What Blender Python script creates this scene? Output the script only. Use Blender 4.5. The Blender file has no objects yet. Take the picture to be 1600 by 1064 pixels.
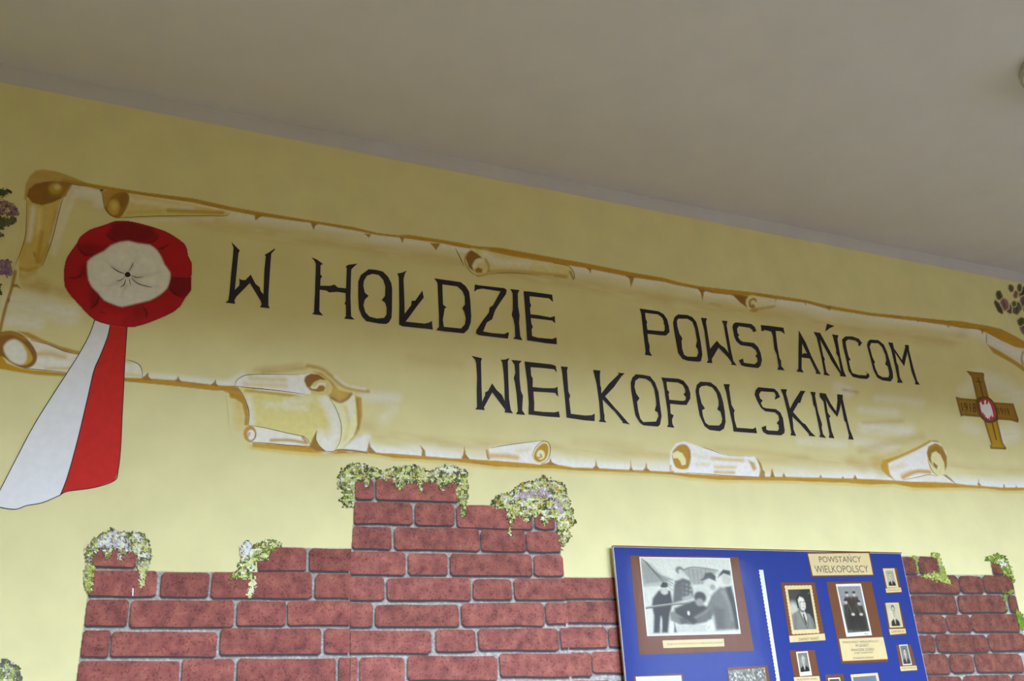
import bpy, math, random
import numpy as np
from mathutils import Vector, Matrix
from mathutils.geometry import tessellate_polygon

random.seed(7); RNG = np.random.default_rng(7)
SC = bpy.context.scene
COL = SC.collection

# ------------------------------------------------------------------ camera
CAM_D, CAM_Z, FPX = 2.8, 1.5, 1428.93          # distance to the mural wall, eye height, focal length in px of a 1600 px frame
ROT = ((0.9112, -0.1106, -0.3969), (-0.4086, -0.3665, -0.8359), (-0.0531, 0.9238, -0.3791))
_c = bpy.data.cameras.new('camera'); cam = bpy.data.objects.new('camera', _c); COL.objects.link(cam)
_c.sensor_width = 36.0; _c.lens = 36.0 * FPX / 1600.0; _c.clip_start = 0.02
cam.matrix_world = Matrix.Translation((0, -CAM_D, CAM_Z)) @ Matrix(ROT).to_4x4()
SC.camera = cam

# ------------------------------------------------------------------ light: blue sky seen through the windows behind the camera
HORIZON, ZENITH, GROUND = (0.98, 1.17, 1.55), (0.13, 0.21, 0.42), (0.055, 0.049, 0.041)
SKY_STRENGTH, EXPOSURE = 16.0, 1.44
w = bpy.data.worlds.new('hazy_blue_sky'); SC.world = w; w.use_nodes = True
nt = w.node_tree; nt.nodes.clear()
n_out = nt.nodes.new('ShaderNodeOutputWorld'); n_bg = nt.nodes.new('ShaderNodeBackground')
n_tc = nt.nodes.new('ShaderNodeTexCoord'); n_sep = nt.nodes.new('ShaderNodeSeparateXYZ'); n_mr = nt.nodes.new('ShaderNodeMapRange')
n_mx = nt.nodes.new('ShaderNodeMix'); n_mx.data_type = 'RGBA'
n_mr.inputs['From Min'].default_value = -0.01; n_mr.inputs['From Max'].default_value = 0.02
n_m2 = nt.nodes.new('ShaderNodeMapRange'); n_m2.inputs['From Min'].default_value = 0.1; n_m2.inputs["From Max"].default_value = 0.5
n_sk = nt.nodes.new('ShaderNodeMix'); n_sk.data_type = 'RGBA'; n_sk.inputs['A'].default_value = (*HORIZON, 1); n_sk.inputs['B'].default_value = (*ZENITH, 1)
nt.links.new(n_sep.outputs['Z'], n_m2.inputs['Value']); nt.links.new(n_m2.outputs['Result'], n_sk.inputs['Factor']); nt.links.new(n_sk.outputs['Result'], n_mx.inputs['B'])
nt.links.new(n_tc.outputs['Generated'], n_sep.inputs[0]); nt.links.new(n_sep.outputs['Z'], n_mr.inputs['Value'])
nt.links.new(n_mr.outputs['Result'], n_mx.inputs['Factor'])
n_mx.inputs['A'].default_value = (*GROUND, 1)
nt.links.new(n_mx.outputs['Result'], n_bg.inputs['Color']); n_bg.inputs['Strength'].default_value = SKY_STRENGTH
nt.links.new(n_bg.outputs[0], n_out.inputs[0])
SC.view_settings.view_transform = 'Standard'; SC.view_settings.look = 'None'
SC.view_settings.gamma = 1.0; SC.view_settings.exposure = EXPOSURE; SC.view_settings.use_curve_mapping = False
SC.cycles.max_bounces = 10; SC.cycles.diffuse_bounces = 7; SC.cycles.transparent_max_bounces = 16
SC.cycles.caustics_reflective = False; SC.cycles.caustics_refractive = False

ROOM = dict(x0=-1.9, x1=8.5, y0=-4.6, y1=0.0)
Z_LINE, Z_CEIL = 3.452, 3.515                   # top of the yellow paint, ceiling
WINDOWS = [(0.6, 2.1), (2.45, 3.95), (4.45, 5.85)]
WIN_Z0, WIN_Z1 = 0.95, 2.86
for wx0, wx1 in WINDOWS:                        # portals: they only guide the sky light through the openings
    l = bpy.data.lights.new('window_daylight', 'AREA'); l.shape = 'RECTANGLE'; l.size = wx1 - wx0; l.size_y = WIN_Z1 - WIN_Z0
    lo = bpy.data.objects.new('window_daylight', l); COL.objects.link(lo)
    lo.location = ((wx0 + wx1) / 2, ROOM['y0'] - 0.02, (WIN_Z0 + WIN_Z1) / 2); lo.rotation_euler = (math.radians(90), 0, 0)
    l.cycles.is_portal = True

# ------------------------------------------------------------------ helpers
_R = np.array(ROT)
def U(px, py, y=0.0):
    """point of the plane y seen at pixel px,py of the 1600x1064 frame"""
    v = _R @ np.array([px - 800.0, -(py - 532.0), -FPX]); t = (CAM_D + y) / v[1]
    return (v[0] * t, y, CAM_Z + v[2] * t)
def UA(P, y=0.0):
    P = np.asarray(P, float); v = np.stack([P[:, 0] - 800.0, -(P[:, 1] - 532.0), np.full(len(P), -FPX)], 1) @ _R.T
    t = (CAM_D + y) / v[:, 1]
    return np.stack([v[:, 0] * t, np.full(len(P), y), CAM_Z + v[:, 2] * t], 1)
def Zm(ox, oy, s, pts):
    return [(ox + x / s, oy + y / s) for x, y in pts]
def lin(c):
    c = np.asarray(c, float) / 255.0
    return np.where(c <= 0.04045, c / 12.92, ((c + 0.055) / 1.055) ** 2.4)
ORG = {}
def tag(o, label=None, cat=None, group=None, kind=None):
    if label: o['label'] = label
    if cat: o['category'] = cat
    if group: o['group'] = group
    if kind: o['kind'] = kind
    return o
def thing(name, loc, label, cat, group=None):
    o = bpy.data.objects.new(name, None); COL.objects.link(o); o.location = loc; o.empty_display_size = 0.05
    ORG[o] = np.array(loc, float)
    return tag(o, label, cat, group)
def mk(name, V, F, mat, parent=None, cols=None, smooth=False):
    V = np.asarray(V, float)
    org = V.mean(0) if len(V) else np.zeros(3)
    me = bpy.data.meshes.new(name); me.from_pydata((V - org).tolist(), [], F); me.update()
    if cols is not None:
        a = me.color_attributes.new('Col', 'FLOAT_COLOR', 'POINT'); a.data.foreach_set('color', np.asarray(cols, np.float32).ravel())
    if smooth: me.polygons.foreach_set('use_smooth', [True] * len(me.polygons))
    o = bpy.data.objects.new(name, me); COL.objects.link(o); me.materials.append(mat)
    ORG[o] = org
    if parent is not None:
        o.parent = parent; o.location = org - ORG[parent]
    else: o.location = org
    return o
def box_vf(x0, x1, y0, y1, z0, z1):
    V = [(x, y, z) for x in (x0, x1) for y in (y0, y1) for z in (z0, z1)]
    F = [(0, 1, 3, 2), (4, 6, 7, 5), (0, 4, 5, 1), (2, 3, 7, 6), (0, 2, 6, 4), (1, 5, 7, 3)]
    return V, F
def join_vf(parts):
    V, F = [], []
    for v, f in parts:
        b = len(V); V += list(v); F += [tuple(i + b for i in q) for q in f]
    return V, F
def sm(pts, closed=False, n=6):
    P = np.asarray(pts, float); out = []; m = len(P)
    for i in range(m if closed else m - 1):
        if closed: a, b, c, d = P[(i - 1) % m], P[i], P[(i + 1) % m], P[(i + 2) % m]
        else: a, b, c, d = P[max(i - 1, 0)], P[i], P[i + 1], P[min(i + 2, m - 1)]
        for k in range(n):
            t = k / n
            out.append(0.5 * ((2 * b) + (-a + c) * t + (2 * a - 5 * b + 4 * c - d) * t * t + (-a + 3 * b - 3 * c + d) * t ** 3))
    if not closed: out.append(P[-1])
    return np.array(out)
def flat_vf(loops, y):
    """filled polygon (first loop outer, the rest holes), in pixels, on plane y, with 0.4 mm of body"""
    P = [[Vector((p[0], p[1], 0)) for p in lp] for lp in loops]
    tri = tessellate_polygon(P)
    pts = [p for lp in loops for p in lp]
    V = UA(pts, y)
    F = []
    for t in tri:
        a, b, c = (V[i] for i in t)
        nrm = np.cross(b - a, c - a)
        F.append(tuple(t) if nrm[1] < 0 else tuple(reversed(t)))
    return V.tolist(), F
def ribbon_vf(pts, wd, y, taper=False):
    P = np.asarray(pts, float)
    if len(P) < 2: return [], []
    d = np.gradient(P, axis=0); d /= np.linalg.norm(d, axis=1)[:, None] + 1e-9
    nn = np.stack([-d[:, 1], d[:, 0]], 1)
    ww = np.full(len(P), wd / 2.0)
    if taper:
        t = np.linspace(0, 1, len(P)); ww = ww * (0.25 + 0.75 * np.sin(np.pi * np.clip(t * 0.9 + 0.05, 0, 1)))
    L, Rr = P + nn * ww[:, None], P - nn * ww[:, None]
    V = np.concatenate([UA(L, y), UA(Rr, y)]); n = len(P)
    return V.tolist(), [(i, i + 1, n + i + 1, n + i) for i in range(n - 1)]

# ------------------------------------------------------------------ painter: brush work evaluated on mesh vertices
def sdf(P, poly):
    Q = np.asarray(poly, float); A = Q; B = np.roll(Q, -1, 0)
    d2 = np.full(len(P), 1e12); ins = np.zeros(len(P), bool)
    for a, b in zip(A, B):
        e = b - a; L = e @ e + 1e-12; wv = P - a
        t = np.clip(wv @ e / L, 0, 1); q = wv - t[:, None] * e
        d2 = np.minimum(d2, (q * q).sum(1))
        c = (a[1] > P[:, 1]) != (b[1] > P[:, 1])
        if c.any():
            xi = a[0] + (P[:, 1] - a[1]) * e[0] / (e[1] if abs(e[1]) > 1e-9 else 1e-9)
            ins ^= c & (P[:, 0] < xi)
    d = np.sqrt(d2); return np.where(ins, -d, d)
def dline(P, pts):
    Q = np.asarray(pts, float); d2 = np.full(len(P), 1e12); tt = np.zeros(len(P)); n = len(Q) - 1
    for i in range(n):
        a, b = Q[i], Q[i + 1]; e = b - a; L = e @ e + 1e-12; wv = P - a
        t = np.clip(wv @ e / L, 0, 1); q = wv - t[:, None] * e; dd = (q * q).sum(1)
        m = dd < d2; d2 = np.where(m, dd, d2); tt = np.where(m, (i + t) / n, tt)
    return np.sqrt(d2), tt
_NT = RNG.random((64, 64))
def vnoise(x, y):
    xi, yi = np.floor(x).astype(int), np.floor(y).astype(int); fx, fy = x - xi, y - yi
    fx = fx * fx * (3 - 2 * fx); fy = fy * fy * (3 - 2 * fy)
    g = lambda a, b: _NT[a % 64, b % 64]
    return (g(xi, yi) * (1 - fx) + g(xi + 1, yi) * fx) * (1 - fy) + (g(xi, yi + 1) * (1 - fx) + g(xi + 1, yi + 1) * fx) * fy
def streak(P, ang=0.14, sx=26.0, sy=4.0, seed=0.0):
    c, s = math.cos(ang), math.sin(ang)
    u = (P[:, 0] * c + P[:, 1] * s); v = (-P[:, 0] * s + P[:, 1] * c)
    return 0.6 * vnoise(u / sx + seed, v / sy + seed) + 0.4 * vnoise(u / sx * 2.3 + 9 + seed, v / sy * 2.1 + 5)
YEL = False
def plin(c):
    if YEL and c[0] - c[2] > 40: c = (c[0], min(255, c[1] * 1.02), c[2] * (0.86 if c[0] < 212 else 0.94))
    return lin(c)
class Painter:
    def __init__(s, P): s.P = np.asarray(P, float); s.c = np.zeros((len(P), 3)); s.a = np.zeros(len(P))
    def over(s, m, col, al):
        c0, a0 = s.c[m], s.a[m]; ao = al + a0 * (1 - al)
        s.c[m] = (np.asarray(col)[None] * al[:, None] + c0 * (a0 * (1 - al))[:, None]) / np.maximum(ao, 1e-6)[:, None]; s.a[m] = ao
    def _m(s, pts, pad):
        Q = np.asarray(pts, float); lo, hi = Q.min(0) - pad, Q.max(0) + pad
        return np.where((s.P >= lo).all(1) & (s.P <= hi).all(1))[0]
    def poly(s, pts, col, op=1.0, fe=1.0, st=0.0, smooth=0, seed=0.0, ang=0.14):
        if smooth: pts = sm(pts, True, smooth)
        m = s._m(pts, fe + 1)
        if not len(m): return
        d = sdf(s.P[m], pts); t = np.clip((fe - d) / (2 * fe), 0, 1); al = op * t * t * (3 - 2 * t)
        if st: al = al * np.clip(1 - st + 2 * st * streak(s.P[m], ang, seed=seed), 0, 1)
        s.over(m, plin(col), al)
    def line(s, pts, wd, col, op=1.0, fe=None, taper=0, st=0.0, smooth=4, seed=0.0, ang=0.14):
        if smooth and len(pts) > 2: pts = sm(pts, False, smooth)
        fe = fe if fe is not None else max(0.6, wd * 0.35)
        m = s._m(pts, wd / 2 + fe + 1)
        if not len(m): return
        d, tt = dline(s.P[m], pts); hw = np.full(len(m), wd / 2.0)
        if taper == 1: hw = hw * (1 - tt)
        if taper == 2: hw = hw * np.sin(np.pi * (0.08 + 0.84 * tt))
        t = np.clip((hw + fe - d) / (2 * fe), 0, 1); al = op * t * t * (3 - 2 * t)
        if taper == 1: al = al * (1 - 0.6 * tt)
        if st: al = al * np.clip(1 - st + 2 * st * streak(s.P[m], ang, seed=seed), 0, 1)
        s.over(m, plin(col), al)
    def disc(s, c, rx, ry, col, op=1.0, fe=1.0, rot=0.0):
        a = np.linspace(0, 2 * np.pi, 24, endpoint=False); x, y = rx * np.cos(a), ry * np.sin(a); k, q = math.cos(rot), math.sin(rot)
        s.poly(np.stack([c[0] + x * k - y * q, c[1] + x * q + y * k], 1), col, op, fe)
def paint(name, box, step, fn, y, mat, parent, cut=0.012, under=(), whole=False):
    x0, y0, x1, y1 = box; nx, ny = int((x1 - x0) / step) + 1, int((y1 - y0) / step) + 1
    gx, gy = np.meshgrid(x0 + np.arange(nx) * step, y0 + np.arange(ny) * step)
    p = Painter(np.stack([gx.ravel(), gy.ravel()], 1)); fn(p)
    ok = (p.a > cut).reshape(ny, nx)
    if under:                               # paint already on the wall below shows through this layer's soft edges
        p = Painter(p.P)
        for f in under: f(p)
        fn(p)
    cell = ok[:-1, :-1] & ok[1:, :-1] & ok[:-1, 1:] & ok[1:, 1:] if whole else ok[:-1, :-1] | ok[1:, :-1] | ok[:-1, 1:] | ok[1:, 1:]
    jj, ii = np.where(cell); a = jj * nx + ii
    F = np.stack([a, a + nx, a + nx + 1, a + 1], 1)
    used = np.unique(F); remap = np.zeros(nx * ny, int); remap[used] = np.arange(len(used))
    V = UA(p.P[used], y); cols = np.concatenate([p.c[used], p.a[used][:, None]], 1)
    return mk(name, V, remap[F].tolist(), mat, parent, cols)
def paint_quad(name, quad, nx, ny, fn, y, mat, parent):
    """opaque picture on a quad (TL,TR,BR,BL in px): the painter works in unit coordinates x 100"""
    q = np.asarray(quad, float); u, v = np.meshgrid(np.linspace(0, 1, nx), np.linspace(0, 1, ny)); u, v = u.ravel(), v.ravel()
    p = Painter(np.stack([u, v], 1) * 100); fn(p); p.c *= (1, .94, .70)
    P = q[0] * ((1 - u) * (1 - v))[:, None] + q[1] * (u * (1 - v))[:, None] + q[2] * (u * v)[:, None] + q[3] * ((1 - u) * v)[:, None]
    F = [(j * nx + i, (j + 1) * nx + i, (j + 1) * nx + i + 1, j * nx + i + 1) for j in range(ny - 1) for i in range(nx - 1)]
    return mk(name, UA(P, y), F, mat, parent, np.concatenate([p.c, np.ones((len(u), 1))], 1))

# ------------------------------------------------------------------ materials
WALL_RGB = (227, 217, 158)
def new_mat(name, rough=0.8):
    m = bpy.data.materials.new(name); m.use_nodes = True; nt = m.node_tree
    b = nt.nodes['Principled BSDF']; b.inputs['Roughness'].default_value = rough; b.inputs['Specular IOR Level'].default_value = 0.25
    return m, nt, b
def pos_noise(nt, scale, detail=3.0, stretch=None):
    g = nt.nodes.new('ShaderNodeNewGeometry'); n = nt.nodes.new('ShaderNodeTexNoise'); n.inputs['Scale'].default_value = scale; n.inputs['Detail'].default_value = detail
    if stretch:
        mp = nt.nodes.new('ShaderNodeMapping'); mp.inputs['Scale'].default_value = stretch
        nt.links.new(g.outputs['Position'], mp.inputs['Vector']); nt.links.new(mp.outputs[0], n.inputs['Vector'])
    else: nt.links.new(g.outputs['Position'], n.inputs['Vector'])
    return n
def tint(nt, src, rgb_sock, lo, hi):
    """multiply a colour by a factor that follows noise"""
    mr = nt.nodes.new('ShaderNodeMapRange'); mr.inputs['From Min'].default_value = 0.3; mr.inputs['From Max'].default_value = 0.7
    mr.inputs['To Min'].default_value = lo; mr.inputs['To Max'].default_value = hi; nt.links.new(src.outputs['Fac'], mr.inputs['Value'])
    mx = nt.nodes.new('ShaderNodeMix'); mx.data_type = 'RGBA'; mx.blend_type = 'MULTIPLY'; mx.inputs['Factor'].default_value = 1.0
    if hasattr(rgb_sock, 'is_linked') or isinstance(rgb_sock, bpy.types.NodeSocket): nt.links.new(rgb_sock, mx.inputs['A'])
    else: mx.inputs['A'].default_value = (*rgb_sock, 1)
    nt.links.new(mr.outputs['Result'], mx.inputs['B']); return mx.outputs['Result']
def bump(nt, b, src, strength, dist=0.002):
    bp = nt.nodes.new('ShaderNodeBump'); bp.inputs['Strength'].default_value = strength; bp.inputs['Distance'].default_value = dist
    nt.links.new(src.outputs['Fac'], bp.inputs['Height']); nt.links.new(bp.outputs[0], b.inputs['Normal'])
def plaster(name, rgb, mott=0.04, rough=0.85, bs=0.12):
    m, nt, b = new_mat(name, rough)
    nt.links.new(tint(nt, pos_noise(nt, 7.0), tuple(lin(rgb)), 1 - mott, 1 + mott), b.inputs['Base Color'])
    bump(nt, b, pos_noise(nt, 160.0, 2.0), bs, 0.0015); return m
def wall_paint(name, opaque=False):
    """mural paint: colour attribute brushed over the wall's own yellow by its alpha"""
    m, nt, b = new_mat(name, 0.8)
    at = nt.nodes.new('ShaderNodeAttribute'); at.attribute_name = 'Col'
    col = tint(nt, pos_noise(nt, 60.0), at.outputs['Color'], 0.95, 1.05)
    if opaque: nt.links.new(col, b.inputs['Base Color'])
    else:
        base = tint(nt, pos_noise(nt, 7.0), tuple(lin(WALL_RGB)), 0.96, 1.04); mx = nt.nodes.new('ShaderNodeMix'); mx.data_type = 'RGBA'
        nt.links.new(at.outputs['Alpha'], mx.inputs['Factor']); nt.links.new(base, mx.inputs['A']); nt.links.new(col, mx.inputs['B'])
        nt.links.new(mx.outputs['Result'], b.inputs['Base Color'])
    bump(nt, b, pos_noise(nt, 160.0, 2.0), 0.12, 0.0015); return m
def flat_mat(name, rgb, rough=0.75, mott=0.05, ns=40.0):
    m, nt, b = new_mat(name, rough)
    nt.links.new(tint(nt, pos_noise(nt, ns), tuple(lin(rgb)), 1 - mott, 1 + mott), b.inputs['Base Color']); return m
M_WALL = plaster('yellow_wall_paint', WALL_RGB)
M_CEIL = plaster('white_ceiling_paint', (222, 221, 234), 0.02, 0.9, 0.08)
M_TRIM = plaster('white_strip_paint', (206, 202, 202), 0.03, 0.9)
M_PAINT = wall_paint('mural_paint'); M_DAB = wall_paint('mural_dabs', True)
M_LETTER = flat_mat('black_lettering', (46, 40, 44), 0.6, 0.12)
M_LINE = flat_mat('brown_outline', (104, 72, 52), 0.8, 0.2)
M_INK = flat_mat('dark_outline', (58, 48, 46), 0.8, 0.15)
M_FLOOR = flat_mat('floor_boards', (166, 138, 108), 0.5, 0.15, 5.0)
M_FRAME = flat_mat('window_white', (235, 235, 232), 0.4, 0.02)
M_WHITE = flat_mat('ribbon_white', (232, 230, 226), 0.8, 0.03)
M_RED = flat_mat('ribbon_red', (200, 42, 32), 0.75, 0.06)

# ------------------------------------------------------------------ room shell
R0 = ROOM
def struct(name, V, F, m, parent=None):
    o = mk(name, V, F, m, parent)
    if parent is None: o['kind'] = 'structure'
    return o
wall_mural = struct('wall_front', *box_vf(R0['x0'], R0['x1'], 0.0, 0.2, 0.0, Z_LINE), M_WALL)
struct('trim_1', *box_vf(R0['x0'], R0['x1'], -0.001, 0.2, Z_LINE, Z_CEIL), M_TRIM)
struct('ceiling', *box_vf(R0['x0'] - .2, R0['x1'] + .2, R0['y0'] - .3, 0.2, Z_CEIL, Z_CEIL + .2), M_CEIL)
struct('floor', *box_vf(R0['x0'] - .2, R0['x1'] + .2, R0['y0'] - .3, 0.2, -0.2, 0.0), M_FLOOR)
struct('wall_left', *box_vf(R0['x0'] - .2, R0['x0'], R0['y0'] - .3, 0.2, 0, Z_CEIL), M_WALL)
struct('wall_right', *box_vf(R0['x1'], R0['x1'] + .2, R0['y0'] - .3, 0.2, 0, Z_CEIL), M_WALL)
ya, yb = R0['y0'] - 0.3, R0['y0']
seg = [box_vf(R0['x0'], R0['x1'], ya, yb, 0, WIN_Z0), box_vf(R0['x0'], R0['x1'], ya, yb, WIN_Z1, Z_CEIL)]
xs = [R0['x0']] + [v for q in WINDOWS for v in q] + [R0['x1']]
for i in range(0, len(xs), 2): seg.append(box_vf(xs[i], xs[i + 1], ya, yb, WIN_Z0, WIN_Z1))
struct('wall_back', *join_vf(seg), M_WALL)
m_pane, _nt, _b = new_mat('window_glass', 0.0)
_nt.nodes.remove(_b); _tr = _nt.nodes.new('ShaderNodeBsdfTransparent'); _tr.inputs[0].default_value = (0.93, 0.95, 0.95, 1)
_gl = _nt.nodes.new('ShaderNodeBsdfGlossy'); _gl.inputs['Roughness'].default_value = 0.0; _fr = _nt.nodes.new('ShaderNodeFresnel'); _fr.inputs[0].default_value = 1.3
_ms = _nt.nodes.new('ShaderNodeMixShader'); _nt.links.new(_fr.outputs[0], _ms.inputs[0]); _nt.links.new(_tr.outputs[0], _ms.inputs[1]); _nt.links.new(_gl.outputs[0], _ms.inputs[2])
_nt.links.new(_ms.outputs[0], _nt.nodes['Material Output'].inputs[0])
for k, (a, b_) in enumerate(WINDOWS):
    y0, y1 = ya + 0.08, ya + 0.15; fw = 0.07
    bars = [box_vf(a, b_, y0, y1, WIN_Z0, WIN_Z0 + fw), box_vf(a, b_, y0, y1, WIN_Z1 - fw, WIN_Z1)]
    mids = [a, a + (b_ - a) / 3, a + 2 * (b_ - a) / 3, b_]
    for q, xm in enumerate(mids):
        xa = xm if q == 0 else (xm - fw if q == 3 else xm - fw / 2); bars.append(box_vf(xa, xa + fw, y0, y1, WIN_Z0 + fw, WIN_Z1 - fw))
    wo = struct('window_%d' % (k + 1), *join_vf(bars), M_FRAME)
    struct('window_sill', *box_vf(a - .05, b_ + .05, ya + .15, yb + .08, WIN_Z0 - .035, WIN_Z0), M_FRAME, wo)
    for q in range(3):
        xa, xb = mids[q] + fw * (1 if q == 0 else .5), mids[q + 1] - fw * (1 if q == 2 else .5)
        struct('pane', [(xa, y0 + .03, WIN_Z0 + fw), (xb, y0 + .03, WIN_Z0 + fw), (xb, y0 + .03, WIN_Z1 - fw), (xa, y0 + .03, WIN_Z1 - fw)], [(0, 1, 2, 3)], m_pane, wo)

m_net, _nt, _b = new_mat('added_net_curtain', .9); _nt.nodes.remove(_b)  # added, out of view: dims the sky that the board's cover reflects
_tl = _nt.nodes.new('ShaderNodeBsdfTranslucent'); _tl.inputs[0].default_value = (.62, .60, .57, 1); _df = _nt.nodes.new('ShaderNodeBsdfDiffuse'); _df.inputs[0].default_value = (.85, .85, .84, 1)
_ms = _nt.nodes.new('ShaderNodeMixShader'); _ms.inputs[0].default_value = .2; _nt.links.new(_tl.outputs[0], _ms.inputs[1]); _nt.links.new(_df.outputs[0], _ms.inputs[2]); _nt.links.new(_ms.outputs[0], _nt.nodes['Material Output'].inputs[0])
cx0, cx1 = WINDOWS[2][0] - .1, WINDOWS[2][1] + .06; n_ = 90
cv = [(cx0 + (cx1 - cx0) * i / n_, yb + .14 + .025 * math.sin(i * 1.1), zz) for zz in (.5, WIN_Z1 + .12) for i in range(n_ + 1)]
cur = thing('added_net_curtain', ((cx0 + cx1) / 2, yb + .14, .5), 'white net curtain added out of view to dim the window mirrored in the board', 'curtain')
mk('added_curtain_sheet', cv, [(i, i + 1, n_ + 2 + i, n_ + 1 + i) for i in range(n_)], m_net, cur, smooth=True)
mk('added_curtain_rail', *box_vf(cx0 - .1, cx1 + .1, yb, yb + .17, WIN_Z1 + .12, WIN_Z1 + .15), M_FRAME, cur)

# ------------------------------------------------------------------ painted parchment banner
YEL = True
OC, OCD, BR_, WH, CR = (190, 142, 62), (164, 118, 56), (148, 102, 54), (240, 236, 222), (232, 216, 160)
TOP = [(96, 280, 285), (130, 285, 290), (150, 289, 294), (225, 301, 305.5), (300, 310, 316), (340, 318.7, 325), (362, 323.7, 329.5), (402, 331, 337), (490, 345.5, 348.7),
       (552, 355, 359.5), (590, 364.5, 367), (622, 368, 370.5), (640, 367.5, 373), (690, 375, 380), (720, 380, 386), (740, 384.5, 389), (782, 387.5, 398.7), (850, 400, 408.7), (912, 411, 418),
       (987, 426, 433), (1037, 434.5, 440), (1056, 440, 445), (1089, 447, 451), (1113, 450, 457.6), (1145, 453.5, 461), (1178, 457, 462), (1210, 461.7, 466.5), (1259, 469, 473),
       (1291, 477, 482), (1360, 489, 493), (1428, 495.7, 500.8), (1480, 501, 508), (1500, 502, 511.8), (1528, 507, 514.6), (1542, 509, 520), (1563.5, 514, 531.5), (1584.6, 524.5, 541.4), (1612, 540, 549)]
BOT1 = [(-14, 567, 573), (0, 571, 576), (48, 579, 583), (102, 580.6, 586), (195, 588.6, 595.7), (223.6, 591, 598), (275, 594.4, 603), (332, 601.4, 609.4), (367.4, 604, 610.3)]
BOT2 = [(395, 692, 698), (440, 694.5, 703), (485, 698, 707), (510, 703.7, 708), (522, 704, 708.7), (572, 705, 707.5), (595, 708.2, 711), (615, 709, 715), (660, 712.5, 717.5), (702, 716, 719.8), (737, 718, 723.7),
        (775, 720, 728.7), (832, 724, 731), (862, 724.5, 731), (895, 730.5, 734.5), (937, 732, 736), (1012, 735.7, 739), (1050, 737.5, 741), (1077, 740, 745.3), (1125, 743, 749.5), (1172, 744.7, 750),
        (1222, 745, 750.5), (1325, 747.8, 754), (1360, 748.7, 757), (1397, 751, 755.5), (1427, 753, 761.5), (1457, 753, 762), (1487, 754.7, 761.5), (1510, 757.7, 761.8), (1540, 760, 762.7), (1567, 762, 766), (1594, 762, 766), (1612, 763, 765)]
def strip(T): return [(x, a) for x, a, b in T] + [(x, b) for x, a, b in reversed(T)]
A3, A5, A2, A4, A6 = (340, 280, 4), (700, 340, 4), (0, 480, 3.13), (340, 540, 4), (700, 540, 4)
A6b, A7b, A7, A8b = (1040, 430, 6.154), (1030, 680, 8.42), (1050, 420, 2.907), (1360, 670, 6.667)
NOTCH_T = [Zm(*a, p) for a, p in [
    (A3, [(232, 226), (285, 228), (262, 240), (235, 260)]), (A3, [(580, 268), (632, 280), (612, 290), (600, 318)]), (A3, [(912, 338), (960, 345), (945, 366), (930, 350)]),
    (A3, [(1130, 358), (1170, 368), (1162, 378), (1155, 402), (1146, 375)]), (A3, [(1325, 398), (1395, 402), (1385, 415), (1365, 445), (1348, 420)]),
    (A5, [(860, 312), (898, 316), (890, 353), (882, 330)]), (A5, [(1105, 358), (1168, 366), (1158, 395), (1143, 437), (1135, 385)]), (A5, [(1560, 440), (1605, 450), (1598, 470), (1592, 518), (1580, 470)]),
    (A6b, [(310, 126), (390, 150), (362, 170), (353, 248), (342, 175)]), (A6b, [(1535, 295), (1610, 298), (1590, 315), (1575, 342), (1552, 315)]), (A6b, [(1338, 262), (1352, 264), (1350, 300), (1344, 285)]),
    (A6b, [(1054, 225), (1066, 227), (1060, 266)]), ((1500, 430, 7.09), [(230, 600), (262, 606), (248, 662)]), (A7, [(1248, 258), (1262, 260), (1256, 268)]), (A7, [(1112, 232), (1124, 234), (1120, 243)])]]
NOTCH_B = [Zm(*a, p) for a, p in [
    (A2, [(682, 350), (705, 338), (725, 318), (728, 340), (745, 358)]), (A2, [(850, 362), (866, 350), (872, 335), (878, 352), (892, 368)]), (A2, [(1025, 382), (1045, 368), (1055, 352), (1058, 372), (1070, 388)]),
    (A4, [(925, 664), (938, 640), (950, 583), (955, 630), (990, 668), (960, 672)]), (A4, [(1275, 688), (1278, 655), (1264, 620), (1297, 655), (1300, 692)]), (A4, [(1524, 702), (1536, 680), (1543, 632), (1552, 680), (1575, 708)]),
    (A6, [(84, 708), (96, 680), (103, 632), (112, 680), (134, 710)]), (A6, [(600, 742), (632, 725), (640, 700), (650, 728), (690, 748)]), (A6, [(900, 770), (920, 750), (925, 705), (932, 750), (952, 774)]),
    (A6, [(1128, 782), (1140, 760), (1143, 714), (1148, 760), (1160, 784)]), (A6, [(1218, 782), (1234, 760), (1238, 722), (1246, 765), (1270, 788)]), (A7b, [(1462, 552), (1480, 530), (1472, 442), (1495, 520), (1510, 552)]),
    (A7, [(446, 944), (455, 908), (468, 946)]), (A7, [(501, 944), (507, 924), (518, 948)]), (A7, [(668, 948), (675, 934), (682, 948)]), (A7, [(770, 952), (776, 942), (782, 952)]), (A7, [(822, 954), (832, 934), (842, 956)]),
    (A8b, [(1112, 588), (1122, 560), (1125, 522), (1132, 560), (1158, 594)]), (A8b, [(1382, 612), (1392, 565), (1404, 612)]), (A8b, [(1512, 610), (1520, 583), (1528, 610)])]]
LEFT = [(24, 424), (18.6, 449), (10, 476), (2, 508), (-4, 540), (-8, 560)]
PARCH = [(x, b) for x, a, b in TOP] + [(x, a) for x, a, b in reversed(BOT2)] + [(395, 692), (372, 640), (367, 606)] + [(x, a) for x, a, b in reversed(BOT1)] + list(reversed(LEFT)) + [(40, 320), (50, 285)]
banner = thing('painted_parchment_banner', U(800, 740, -0.001), 'long yellow parchment scroll with curled torn edges painted on wall', 'painted banner')
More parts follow.
